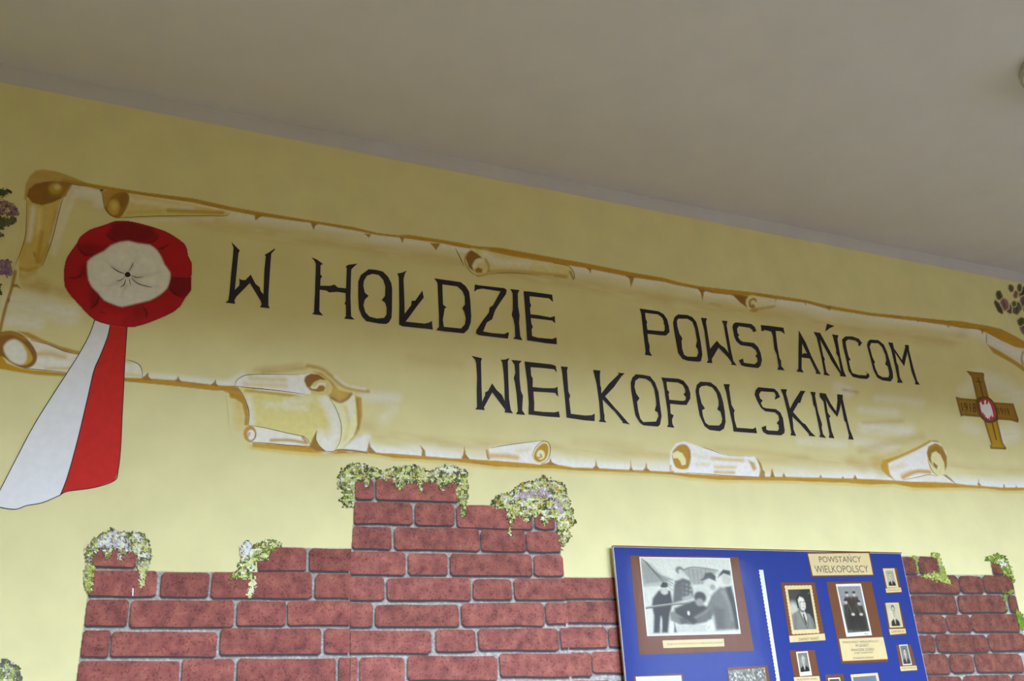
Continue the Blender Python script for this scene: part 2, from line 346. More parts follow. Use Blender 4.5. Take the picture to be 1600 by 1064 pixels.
def wash(p):
    s1, s2, s3 = streak(p.P, 0.14, 70, 14, 3.0), streak(p.P, 0.14, 45, 7, 11.0), streak(p.P, 0.10, 120, 30, 21.0)
    m = np.where(sdf(p.P, PARCH) < 2)[0]
    p.over(m, lin((222, 192, 104)), 0.04 + 0.12 * np.clip(s3[m] * 1.5 - 0.25, 0, 1))
    def band(poly_line, depth, off, op, sd, col=WH):
        d, _ = dline(p.P, poly_line); t = np.clip(1 - np.abs(d - off) / depth, 0, 1)
        k = np.intersect1d(np.where(t > 0)[0], m); p.over(k, lin(col), op * t[k] ** 1.1 * np.clip(sd[k] * 2.2 - 0.35, 0, 1))
    band([(x, b) for x, a, b in TOP], 17, 3, 0.85, s1); band([(x, b) for x, a, b in TOP if x > 300], 8, 3, 0.6, s1 * 0 + 0.7)
    band([(x, a) for x, a, b in BOT2 if x > 560], 20, 4, 0.95, s1); band([(x, a) for x, a, b in BOT2 if x > 560], 9, 3, 0.75, s1 * 0 + 0.7)
    band([(x, a) for x, a, b in BOT1 if x > 200], 9, 4, 0.9, s1 * 0 + 0.7)
    band([(x, b) for x, a, b in TOP if 140 < x < 1500], 16, 26, 0.3, s2, OC); band([(x, a) for x, a, b in BOT2 if x > 560], 12, 26, 0.25, s2, OC)
    # broad brush patches
    for pts, wd, c, op, fe in [([(20, 470), (60, 478), (110, 490)], 30, WH, .75, 16), ([(15, 500), (60, 505)], 18, WH, .7, 10), ([(70, 452), (40, 444)], 14, OC, .5, 9), ([(60, 440), (110, 462)], 14, OC, .35, 10),
                               ([(122, 300), (150, 305), (155, 316)], 16, WH, .8, 9), ([(116, 305), (100, 345), (84, 395)], 9, WH, .7, 6), ([(200, 347), (260, 342), (330, 343)], 8, WH, .45, 6),
                               ([(570, 618), (620, 622)], 14, WH, .6, 10), ([(600, 655), (615, 640)], 14, WH, .35, 10), ([(520, 640), (580, 668)], 14, OC, .2, 10),
                               ([(1310, 605), (1325, 612)], 15, WH, .8, 10), ([(1318, 609), (1340, 613)], 4, OCD, .5, 4), ([(1345, 640), (1400, 645)], 10, WH, .5, 8), ([(1350, 668), (1420, 672)], 16, WH, .7, 10), ([(1350, 660), (1410, 658)], 5, OC, .45, 5),
                               ([(1340, 690), (1400, 700)], 14, WH, .5, 9), ([(1345, 704), (1400, 690), (1440, 682)], 12, OC, .35, 9), ([(1370, 622), (1440, 630)], 10, WH, .45, 8), ([(1380, 735), (1368, 720)], 20, OC, .35, 10), ([(1330, 720), (1350, 730)], 16, OC, .3, 9), ([(1100, 700), (1180, 705), (1260, 716)], 9, OC, .25, 7), ([(1250, 690), (1320, 694)], 10, WH, .5, 8),
                               ([(1530, 590), (1570, 606), (1590, 620)], 26, WH, .55, 14), ([(1505, 612), (1520, 605)], 18, WH, .45, 12), ([(1560, 680), (1580, 676)], 30, WH, .5, 14), ([(1510, 665), (1525, 672)], 16, WH, .35, 10),
                               ([(480, 630), (510, 600), (570, 612)], 10, OC, .2, 8), ([(640, 560), (720, 570)], 14, OC, .15, 10), ([(900, 690), (1000, 700)], 14, OC, .18, 10), ([(690, 696), (760, 700)], 10, OC, .2, 8), ([(470, 570), (440, 574), (400, 578)], 8, OC, .35, 6), ([(1110, 474), (1126, 478)], 3, OC, .5, 3)]:
        p.line(pts, wd, c, op, fe * .8, st=0.75 if c == WH else .5, smooth=4, seed=pts[0][0] * .37)
paint('parchment', (-14, 270, 1612, 772), 3.0, wash, -0.0006, M_PAINT, banner)
def edge_fn(poly, notches, hi, lo_):
    def f(p):
        p.poly(poly, OC, 1.0, 0.9); p.poly(poly, OCD, 0.8, 0.9, st=0.8, seed=4.0); p.poly(poly, (206, 152, 52), 0.7, 0.9, st=0.9, seed=17.0)
        for q in notches: p.poly(q, OCD, 0.95, 0.7)
    return f
def soft_under(p):
    p.line([(x, b + 1) for x, a, b in BOT2], 7, (214, 176, 80), 0.55, 3, st=0.7, smooth=0, seed=3); edge_fn(strip(BOT2), NOTCH_B[3:], 0, 0)(p)
e_top, e_bot = edge_fn(strip(TOP), NOTCH_T, 0, 0), edge_fn(strip(BOT1), NOTCH_B[:3], 0, 0)
paint('torn_edge', (90, 270, 1612, 560), 1.3, e_top, -0.0010, M_PAINT, banner, under=[wash])
paint('torn_edge', (-14, 560, 372, 614), 1.3, e_bot, -0.0010, M_PAINT, banner, under=[wash])
paint('torn_edge', (385, 670, 1612, 775), 1.3, soft_under, -0.0010, M_PAINT, banner, under=[wash])
def left_edge(p):
    p.line(LEFT, 5, OCD, 0.9, 1.5); p.line([(x + 1, y) for x, y in LEFT], 2, OC, .6, 1)
    p.poly(Zm(0, 430, 5.6, [(110, 80), (150, 75), (185, 120), (150, 105), (105, 105)]), BR_, .8, 1); p.poly(Zm(0, 430, 5.6, [(70, 200), (90, 205), (85, 235), (60, 245)]), BR_, .8, 1)
paint('torn_edge', (-14, 415, 45, 565), 1.3, left_edge, -0.0010, M_PAINT, banner, under=[wash])

def curl(box, fn, lines, label=None, ink=M_LINE):
    o = paint('curl', box, 1.25, fn, -0.0014, M_PAINT, banner, under=[wash, left_edge, e_top, e_bot, soft_under])
    if label: o['label'] = label
    if lines:
        for l in lines: mk('outline', *ribbon_vf(sm(l[0], False, 5) if len(l[0]) > 2 else l[0], l[1], -0.0018, True), ink, o)
    return o
# A: upper left upright roll
Z = lambda pts: Zm(0, 250, 5.32, pts)
def cA(p):
    body = Z([(222, 330), (216, 600), (180, 740), (128, 870), (155, 915), (225, 942), (300, 918), (355, 880), (400, 760), (450, 600), (500, 400), (530, 300), (430, 300)])
    p.line(Z([(130, 900), (190, 970), (280, 930)]), 9, OC, .5, 6); p.poly(body, (226, 198, 120), .95, 1.2); p.poly(body, OC, .35, 1.2, st=.6, seed=8, ang=1.7)
    p.line(Z([(275, 400), (265, 520), (240, 660)]), 7, WH, .75, 5); p.line(Z([(330, 420), (320, 600)]), 7, (238, 222, 170), .6, 5)
    p.line(Z([(350, 600), (330, 720), (310, 840)]), 7, OC, .75, 4); p.line(Z([(285, 770), (290, 800)]), 3, BR_, .6, 2); p.line(Z([(470, 420), (400, 700), (330, 850)]), 4, OC, .6, 3)
    p.line(Z([(150, 890), (220, 915), (300, 895)]), 4, OC, .6, 3); p.line(Z([(560, 250), (500, 460), (430, 680)]), 8, WH, .55, 5)
    p.poly(Z([(200, 330), (215, 200), (250, 130), (300, 88), (360, 78), (480, 98), (620, 148), (720, 190), (860, 235), (840, 250), (700, 218), (600, 205), (430, 172), (340, 185), (255, 225), (225, 330)]), OC, .8, 1.5, st=.2)
    p.poly(Z([(222, 300), (240, 240), (290, 200), (360, 180), (430, 174), (600, 202), (580, 235), (545, 300), (500, 325), (430, 355), (350, 376), (270, 355)]), BR_, 1, 1.2)
    p.poly(Z([(440, 185), (590, 205), (540, 300), (430, 300), (400, 230)]), OC, .45, 5); p.disc(Z([(462, 236)])[0], 10.5, 8.5, (196, 160, 70), .9, 3); p.disc(Z([(475, 225)])[0], 5, 4, CR, .7, 3)
    p.line(Z([(520, 310), (560, 255), (590, 215)]), 3, (200, 150, 110), .7, 2)
curl((30, 258, 168, 440), cA, [(Z([(222, 330), (216, 600), (180, 740), (130, 868)]), 1.0), (Z([(525, 320), (500, 400), (440, 640), (400, 760), (352, 880)]), 1.2), (Z([(420, 175), (520, 185), (600, 200), (720, 218)]), .9)], 'upright roll of parchment at the banner corner')
# B: long roll beside it
Z = lambda pts: Zm(0, 240, 4, pts)
def cB(p):
    p.poly(Z([(700, 260), (800, 250), (1000, 285), (1250, 330), (1432, 362), (1418, 390), (1100, 390), (800, 398), (740, 400)]), (226, 202, 132), .95, 1); p.line(Z([(820, 290), (1000, 315), (1200, 340)]), 7, WH, .5, 5)
    p.line(Z([(1050, 355), (1200, 362), (1390, 370)]), 5, OC, .8, 3); p.line(Z([(800, 370), (1000, 360)]), 4, OC, .3, 3)
    p.poly(Z([(632, 232), (700, 225), (810, 240), (780, 270), (730, 265), (690, 290), (665, 350), (648, 300)]), OC, .95, 1.2)
    p.poly(Z([(668, 320), (690, 275), (735, 245), (780, 240), (808, 265), (800, 320), (765, 385), (735, 403), (690, 385), (655, 340)]), OCD, 1, 1, smooth=3); p.disc(Z([(770, 290)])[0], 7, 12, BR_, .9, 3, .3)
    p.disc(Z([(712, 335)])[0], 9.5, 12.5, (208, 168, 80), 1, 3); p.disc(Z([(715, 328)])[0], 5, 6, (228, 196, 120), .8, 3)
curl((154, 292, 366, 346), cB, [(Z([(735, 402), (800, 398), (1000, 390), (1300, 388), (1412, 388), (1440, 362)]), 1.0), (Z([(640, 245), (655, 335), (690, 382), (735, 402)]), 1.2)], 'tapering roll beside the rosette')
# C: lower left roll
Z = lambda pts: Zm(0, 430, 5.6, pts)
def cC(p):
    p.poly(Z([(240, 540), (420, 600), (690, 692), (1000, 760), (1200, 770), (1240, 830), (1245, 900), (900, 890), (600, 860), (260, 825)]), (238, 230, 206), 1, 1.2)
    p.line(Z([(340, 690), (450, 690), (560, 720)]), 7, (214, 176, 100), .7, 5); p.line(Z([(350, 740), (600, 770)]), 8, WH, .8, 5); p.line(Z([(400, 815), (620, 815)]), 4, (220, 186, 110), .7, 3); p.line(Z([(1110, 870), (1230, 880)]), 5, (224, 200, 120), .7, 4)
    p.poly(Z([(150, 488), (250, 500), (370, 560), (520, 620), (700, 668), (690, 694), (560, 668), (420, 605), (280, 565)]), OC, .95, 2.2, st=.2)
    p.poly(Z([(-60, 640), (0, 680), (60, 770), (200, 822), (580, 855), (560, 885), (320, 872), (100, 838), (0, 812), (-70, 790)]), (198, 148, 44), 1, 1.4)
    p.poly(Z([(-60, 540), (0, 500), (100, 487), (200, 525), (290, 620), (325, 705), (300, 782), (220, 816), (110, 775), (20, 710), (-60, 690)]), BR_, 1, 1.2, smooth=3); p.line(Z([(0, 520), (100, 505), (220, 560)]), 4, OC, .7, 3)
    p.poly(Z([(32, 625), (80, 570), (140, 560), (210, 600), (270, 680), (285, 740), (240, 780), (180, 785), (100, 755), (45, 690)]), (204, 166, 70), 1, 1.2, smooth=3); p.poly(Z([(35, 625), (80, 575), (135, 565), (195, 605), (235, 690), (225, 755), (180, 780), (105, 755), (50, 690)]), (238, 234, 214), 1, 3, smooth=3)
curl((-14, 512, 228, 596), cC, [(Z([(260, 568), (420, 605), (560, 662), (690, 694)]), .9), (Z([(200, 815), (330, 825), (590, 850)]), .9), (Z([(1105, 740), (1170, 755), (1225, 790), (1245, 850), (1247, 900)]), 1.0)], 'open roll at the lower corner', M_INK)
# D: folded flap with two rolls
Z = lambda pts: Zm(350, 560, 6.26, pts)
def cD(p):
    p.line(Z([(130, 400), (150, 520), (150, 650)]), 18, (220, 184, 96), .45, 9, st=.5); p.line(Z([(250, 860), (600, 910), (1000, 950)]), 8, (222, 190, 100), .4, 6)
    p.line(Z([(380, 135), (600, 120), (800, 90)]), 5, OC, .5, 4, st=.5); p.line(Z([(60, 230), (180, 150)]), 8, WH, .7, 6)
    page = Z([(130, 275), (185, 370), (230, 470), (245, 560), (240, 655), (400, 680), (790, 768), (850, 855), (905, 800), (930, 860), (1000, 910), (1090, 906), (1140, 780), (1150, 680), (1120, 540), (1060, 420), (1010, 365), (850, 345), (500, 310)])
    p.poly(page, (230, 212, 144), .9, 1.2); p.line(Z([(240, 380), (270, 560), (265, 640)]), 9, WH, .7, 6); p.line(Z([(420, 450), (650, 470), (790, 480)]), 9, WH, .5, 6, st=.6); p.line(Z([(600, 420), (860, 400)]), 7, WH, .55, 5, st=.5)
    p.line(Z([(990, 400), (1080, 560), (1090, 720), (1050, 850)]), 17, WH, .85, 8); p.line(Z([(960, 760), (1000, 860)]), 18, WH, .9, 8); p.line(Z([(880, 480), (980, 600), (980, 740)]), 8, (226, 204, 140), .5, 6)
    p.poly(Z([(1010, 365), (1080, 405), (1160, 415), (1245, 345), (1285, 365), (1300, 560), (1306, 650), (1270, 760), (1170, 870), (1095, 905), (1140, 780), (1150, 660), (1110, 520)]), (238, 226, 186), 1, 1.2)
    p.line(Z([(1240, 400), (1230, 560)]), 8, WH, .8, 6); p.line(Z([(1190, 480), (1220, 640), (1180, 800)]), 5, (228, 204, 130), .7, 4)
    p.poly(Z([(1283, 365), (1345, 385), (1352, 560), (1325, 700), (1235, 825), (1165, 875), (1270, 760), (1306, 650), (1297, 500)]), OC, .9, 2.2); p.line(Z([(1300, 400), (1318, 560), (1310, 680)]), 2.2, OCD, .8, 1.5)
    p.line(Z([(1240, 860), (1340, 800), (1390, 780)]), 14, WH, .9, 6); p.poly(Z([(1130, 890), (1250, 840), (1380, 830), (1400, 915), (1240, 905)]), WH, .7, 4); p.line(Z([(1110, 900), (1250, 900), (1400, 925)]), 2.5, OCD, .9, 1.2)
    p.poly(Z([(870, 125), (960, 140), (1070, 240), (1120, 310), (1248, 335), (1225, 385), (1160, 420), (1080, 408), (1010, 365), (1060, 290), (1000, 205)]), (200, 152, 66), .85, 2); p.line(Z([(1050, 385), (1130, 425), (1200, 400), (1245, 350)]), 4, BR_, .8, 2); p.line(Z([(1080, 310), (1150, 350)]), 8, (220, 182, 90), .6, 5)
    p.line(Z([(820, 72), (960, 105), (1080, 200), (1200, 285), (1410, 322)]), 5, (196, 150, 60), .9, 3, st=.2); p.line(Z([(1090, 180), (1200, 262), (1380, 300)]), 4, WH, .7, 3)
    p.poly(Z([(0, 272), (100, 268), (132, 278), (190, 370), (236, 480), (246, 560), (236, 655), (200, 655), (205, 560), (178, 440), (110, 395), (60, 385), (48, 340), (0, 320)]), OC, 1, 1.8, st=.15)
    p.poly(Z([(108, 266), (130, 210), (190, 170), (280, 157), (790, 158), (850, 140), (850, 345), (790, 350), (560, 318), (340, 295)]), (242, 236, 222), 1, 1); p.line(Z([(260, 190), (600, 210)]), 7, (226, 198, 124), .75, 5, st=.3); p.line(Z([(200, 250), (600, 270)]), 6, (226, 200, 128), .75, 4, st=.3); p.line(Z([(140, 250), (160, 200)]), 6, WH, .9, 4)
    p.poly(Z([(205, 300), (340, 312), (560, 330), (740, 355), (640, 375), (400, 345), (205, 325)]), (206, 160, 64), .85, 2.2); p.line(Z([(350, 300), (560, 322), (780, 350)]), 4, WH, .7, 2)
    p.poly(Z([(785, 215), (800, 178), (850, 150), (930, 158), (1020, 215), (1058, 280), (1040, 345), (980, 360), (880, 345), (810, 285)]), (222, 200, 140), 1, 1, smooth=3)
    p.poly(Z([(785, 215), (800, 175), (850, 150), (925, 158), (1005, 210), (940, 205), (880, 232), (845, 278), (815, 280)]), BR_, 1, 1); p.poly(Z([(845, 280), (870, 300), (905, 298), (935, 265), (970, 265), (990, 290), (975, 320), (920, 326), (850, 310), (815, 280)]), OCD, 1, 1)
    p.line(Z([(860, 285), (900, 285), (930, 250), (985, 250)]), 3, WH, .8, 1.4)
    p.poly(Z([(240, 655), (400, 680), (790, 768), (835, 850), (620, 845), (240, 815), (310, 740)]), (242, 234, 216), 1, 1); p.line(Z([(460, 800), (650, 800), (810, 830)]), 4.5, OC, .85, 2.5); p.line(Z([(770, 770), (800, 810)]), 4, OCD, .8, 2)
    p.disc(Z([(254, 737)])[0], 10.2, 12.6, (198, 150, 92), 1, 1); p.disc(Z([(265, 748)])[0], 6, 8, (240, 236, 226), 1, 1); p.line(Z([(230, 770), (250, 730)]), 3, (196, 146, 90), .9, 1.5)
    p.poly(Z([(835, 860), (870, 780), (908, 705), (900, 800), (925, 850), (1000, 912), (900, 905)]), OCD, 1, 1)
curl((346, 566, 596, 718), cD, [(Z([(108, 268), (112, 240), (130, 210), (190, 172), (280, 157), (500, 156), (740, 160)]), .9), (Z([(108, 268), (230, 285), (340, 295), (560, 318), (790, 350)]), 1.1), (Z([(130, 275), (190, 370), (235, 480), (246, 560), (238, 655)]), 1.1), (Z([(240, 655), (400, 678), (620, 730), (790, 770), (845, 845)]), .9), (Z([(235, 815), (420, 828), (640, 850), (850, 862)]), .9), (Z([(1030, 390), (1080, 460), (1130, 580), (1150, 690), (1135, 810), (1085, 905)]), .9), (Z([(985, 905), (1060, 912), (1130, 890), (1250, 900), (1400, 918)]), .9), (Z([(270, 805), (300, 780), (310, 735)]), .9), (Z([(905, 710), (895, 780), (930, 850), (990, 905)]), .9)], 'large folded flap with rolled ends', M_INK)
# E: upper middle roll
Z = lambda pts: Zm(700, 370, 7.273, pts)
def cE(p):
    body = Z([(265, 125), (400, 150), (700, 215), (1000, 270), (1300, 315), (1400, 350), (1442, 450), (1412, 495), (1350, 468), (1050, 445), (800, 415), (600, 412), (450, 430), (360, 450), (280, 420), (200, 320), (195, 190)])
    p.poly(body, (226, 208, 152), 1, 1); p.line(Z([(420, 190), (560, 280), (900, 300)]), 10, WH, .6, 6); p.line(Z([(900, 290), (1150, 320)]), 7, WH, .4, 5); p.line(Z([(480, 395), (800, 395), (1350, 448)]), 5, (196, 150, 72), .7, 3); p.line(Z([(1390, 400), (1425, 470)]), 4, OCD, .8, 2); p.line(Z([(1220, 440), (1340, 460)]), 3, (190, 130, 80), .6, 2)
    p.poly(Z([(198, 235), (225, 180), (265, 152), (330, 190), (385, 235), (310, 260), (275, 330), (300, 395), (240, 350)]), BR_, 1, 1); p.disc(Z([(368, 335)])[0], 12, 13, (224, 206, 150), 1, 1); p.line(Z([(430, 260), (465, 340), (440, 420), (340, 445)]), 3, OC, .8, 2); p.line(Z([(300, 330), (340, 280), (390, 270)]), 5, WH, .6, 3)
    p.poly(Z([(305, 375), (345, 345), (392, 368), (388, 408), (320, 408)]), OCD, 1, 1.2)
curl((722, 384, 902, 442), cE, [(Z([(450, 425), (600, 410), (800, 412), (1050, 440)]), .9), (Z([(1200, 300), (1320, 318), (1400, 355), (1440, 440), (1415, 494)]), 1.0), (Z([(85, 130), (130, 220), (180, 325)]), 1.1), (Z([(200, 190), (195, 290), (260, 400), (350, 448)]), .9)], 'roll above the word of seven letters')
# F: small upper right curl
Z = lambda pts: Zm(1040, 430, 6.154, pts)
def cF(p):
    p.poly(Z([(850, 195), (1060, 245), (1060, 295), (900, 318), (820, 340), (780, 260)]), (228, 216, 178), 1, 1.2); p.line(Z([(880, 230), (1020, 270)]), 5, WH, .6, 4); p.line(Z([(870, 325), (950, 315), (1040, 300)]), 4, OC, .7, 2.5)
    p.poly(Z([(640, 185), (800, 200), (790, 240), (770, 270), (790, 315), (720, 265)]), BR_, 1, 1.2); p.line(Z([(798, 315), (782, 250), (812, 205), (855, 205)]), 3.4, CR, 1, 1.2); p.line(Z([(812, 300), (812, 245), (850, 228), (868, 245)]), 3, OCD, .95, 1.2); p.disc(Z([(838, 300)])[0], 3.5, 3.5, OCD, .9, 1.4); p.disc(Z([(850, 338)])[0], 6, 3.2, OC, .85, 2)
curl((1138, 456, 1220, 492), cF, [], 'small curl on the upper edge')
# G: lower middle roll
Z = lambda pts: Zm(700, 540, 4, pts)
def cG(p):
    p.poly(Z([(238, 650), (330, 625), (600, 592), (635, 620), (642, 670), (625, 720), (575, 745), (530, 738), (250, 712)]), (242, 236, 222), 1, 1); p.line(Z([(270, 690), (350, 690), (430, 700)]), 8, (214, 170, 76), .8, 4); p.line(Z([(300, 640), (520, 620)]), 6, WH, .8, 4); p.line(Z([(246, 655), (256, 705)]), 3.5, OC, .9, 1.6); p.line(Z([(430, 660), (500, 650)]), 5, (232, 210, 150), .6, 4)
    p.poly(Z([(528, 690), (545, 640), (590, 600), (625, 605), (640, 650), (625, 710), (580, 738), (540, 725)]), (236, 220, 172), 1, 1, smooth=3); p.poly(Z([(536, 690), (555, 645), (595, 612), (622, 620), (628, 660), (612, 705), (575, 728), (545, 715)]), OC, 1, 1, smooth=3); p.disc(Z([(580, 682)])[0], 6.5, 7.5, (240, 228, 190), 1, 1); p.line(Z([(562, 700), (585, 695), (578, 680)]), 2.4, OCD, .8, 1)
curl((757, 684, 866, 732), cG, [(Z([(270, 640), (330, 627), (450, 610), (600, 592)]), .9), (Z([(525, 695), (545, 640), (592, 598), (630, 610), (640, 660), (622, 715), (580, 740)]), 1.0), (Z([(238, 650), (246, 690), (252, 712)]), 1.0)], 'short roll on the lower edge, left of centre')
# H: lower right-of-centre roll
Z = lambda pts: Zm(1030, 680, 8.42, pts)
def cH(p):
    p.poly(Z([(135, 440), (150, 210), (215, 110), (320, 78), (420, 108), (560, 160), (800, 230), (900, 272), (1050, 282), (1250, 272), (1320, 380), (1312, 548), (850, 528), (350, 492), (190, 488)]), (244, 240, 230), 1, 1.2)
    for a, c in [([(700, 300), (900, 320), (1100, 330)], (222, 184, 100)), ([(740, 415), (1000, 420)], (226, 192, 110)), ([(740, 482), (980, 492)], (206, 160, 66)), ([(450, 260), (700, 310)], (236, 222, 190)), ([(500, 380), (650, 390)], (230, 212, 170))]: p.line(Z(a), 5, c, .75, 3, st=.4)
    p.poly(Z([(1170, 325), (1250, 358), (1282, 440), (1240, 472), (1200, 390)]), (206, 158, 66), .85, 2); p.poly(Z([(1282, 300), (1340, 370), (1362, 450), (1392, 482), (1390, 552), (1312, 548), (1336, 450)]), OCD, .9, 1)
    p.poly(Z([(170, 235), (230, 150), (310, 118), (380, 145), (412, 240), (402, 340), (370, 435), (290, 448), (215, 415), (178, 320)]), OC, 1, 1.2, smooth=3); p.line(Z([(400, 200), (405, 330), (375, 430)]), 3, BR_, .5, 2)
    p.poly(Z([(168, 240), (240, 203), (310, 240), (352, 320), (350, 385), (300, 400), (275, 340), (240, 300), (185, 305)]), (240, 226, 180), 1, 1); p.poly(Z([(148, 380), (200, 445), (290, 462), (355, 445), (335, 488), (200, 490), (150, 450)]), (242, 234, 212), 1, 1); p.line(Z([(150, 400), (150, 460), (190, 485)]), 3, (190, 150, 110), .7, 1.5)
curl((1042, 686, 1200, 748), cH, [(Z([(575, 160), (700, 200), (860, 262)]), .7), (Z([(1170, 285), (1250, 272)]), .7), (Z([(350, 490), (600, 505), (850, 528), (1200, 545), (1310, 548)]), .8)], 'long roll on the lower edge under the second line of lettering')
# I: lower right roll
Z = lambda pts: Zm(1360, 670, 6.667, pts)
def cI(p):
    p.line(Z([(60, 380), (160, 300), (300, 240)]), 10, (216, 178, 92), .45, 7)
    p.poly(Z([(105, 385), (125, 330), (300, 275), (480, 195), (620, 118), (700, 125), (620, 150), (480, 222), (300, 302), (190, 352), (190, 420), (225, 490), (258, 538), (180, 492), (118, 430)]), (202, 154, 60), .95, 1.8)
    p.poly(Z([(185, 360), (400, 270), (580, 172), (640, 130), (725, 150), (790, 240), (800, 330), (770, 460), (690, 495), (610, 475), (480, 500), (340, 530), (255, 530), (205, 475)]), (244, 238, 226), 1, 1.2); p.line(Z([(230, 410), (340, 380)]), 7, (232, 208, 150), .6, 5)
    p.line(Z([(340, 505), (480, 445), (620, 450)]), 6, (206, 156, 60), .9, 3); p.line(Z([(330, 480), (420, 450)]), 6, (222, 180, 100), .6, 4); p.poly(Z([(340, 535), (480, 508), (620, 482), (760, 485), (850, 555), (600, 550)]), (240, 232, 216), .8, 2.5)
    p.poly(Z([(588, 250), (610, 182), (680, 150), (750, 190), (797, 290), (798, 400), (772, 462), (700, 492), (630, 450), (600, 340)]), (232, 218, 172), 1, 1, smooth=3)
    p.poly(Z([(588, 250), (608, 182), (680, 150), (750, 190), (797, 290), (797, 390), (778, 440), (768, 350), (730, 270), (682, 233), (640, 252), (630, 300), (642, 380), (605, 320)]), OCD, 1, 1); p.poly(Z([(652, 342), (702, 385), (692, 422), (655, 385)]), BR_, .9, 1); p.line(Z([(620, 200), (690, 165), (750, 210)]), 3, OC, .7, 2)
    p.poly(Z([(755, 478), (790, 478), (840, 520), (895, 575), (850, 548)]), BR_, .9, .9)
curl((1364, 682, 1500, 758), cI, [(Z([(340, 532), (480, 505), (610, 478), (690, 495)]), .8), (Z([(640, 128), (690, 130), (720, 145)]), .7), (Z([(600, 330), (640, 430), (700, 490)]), .8)], 'flared roll below the cross')
# J: fold at the upper right end
Z = lambda pts: Zm(1500, 430, 7.09, pts)
def cJ(p):
    p.poly(Z([(292, 640), (400, 708), (620, 800), (780, 820), (780, 1060), (600, 932), (400, 822), (296, 765)]), (226, 218, 192), .9, 1.5); p.line(Z([(330, 720), (600, 850), (760, 930)]), 9, WH, .5, 5)
    p.poly(Z([(298, 765), (400, 818), (600, 938), (780, 1060), (780, 1120), (600, 990), (480, 920), (370, 862)]), OC, .95, 1.5); p.line(Z([(700, 850), (680, 920), (700, 990)]), 3, (170, 130, 90), .8, 1.5)
curl((1538, 516, 1612, 590), cJ, [(Z([(295, 645), (292, 700), (296, 760)]), .9)], 'fold at the far end of the upper edge')

YEL = False
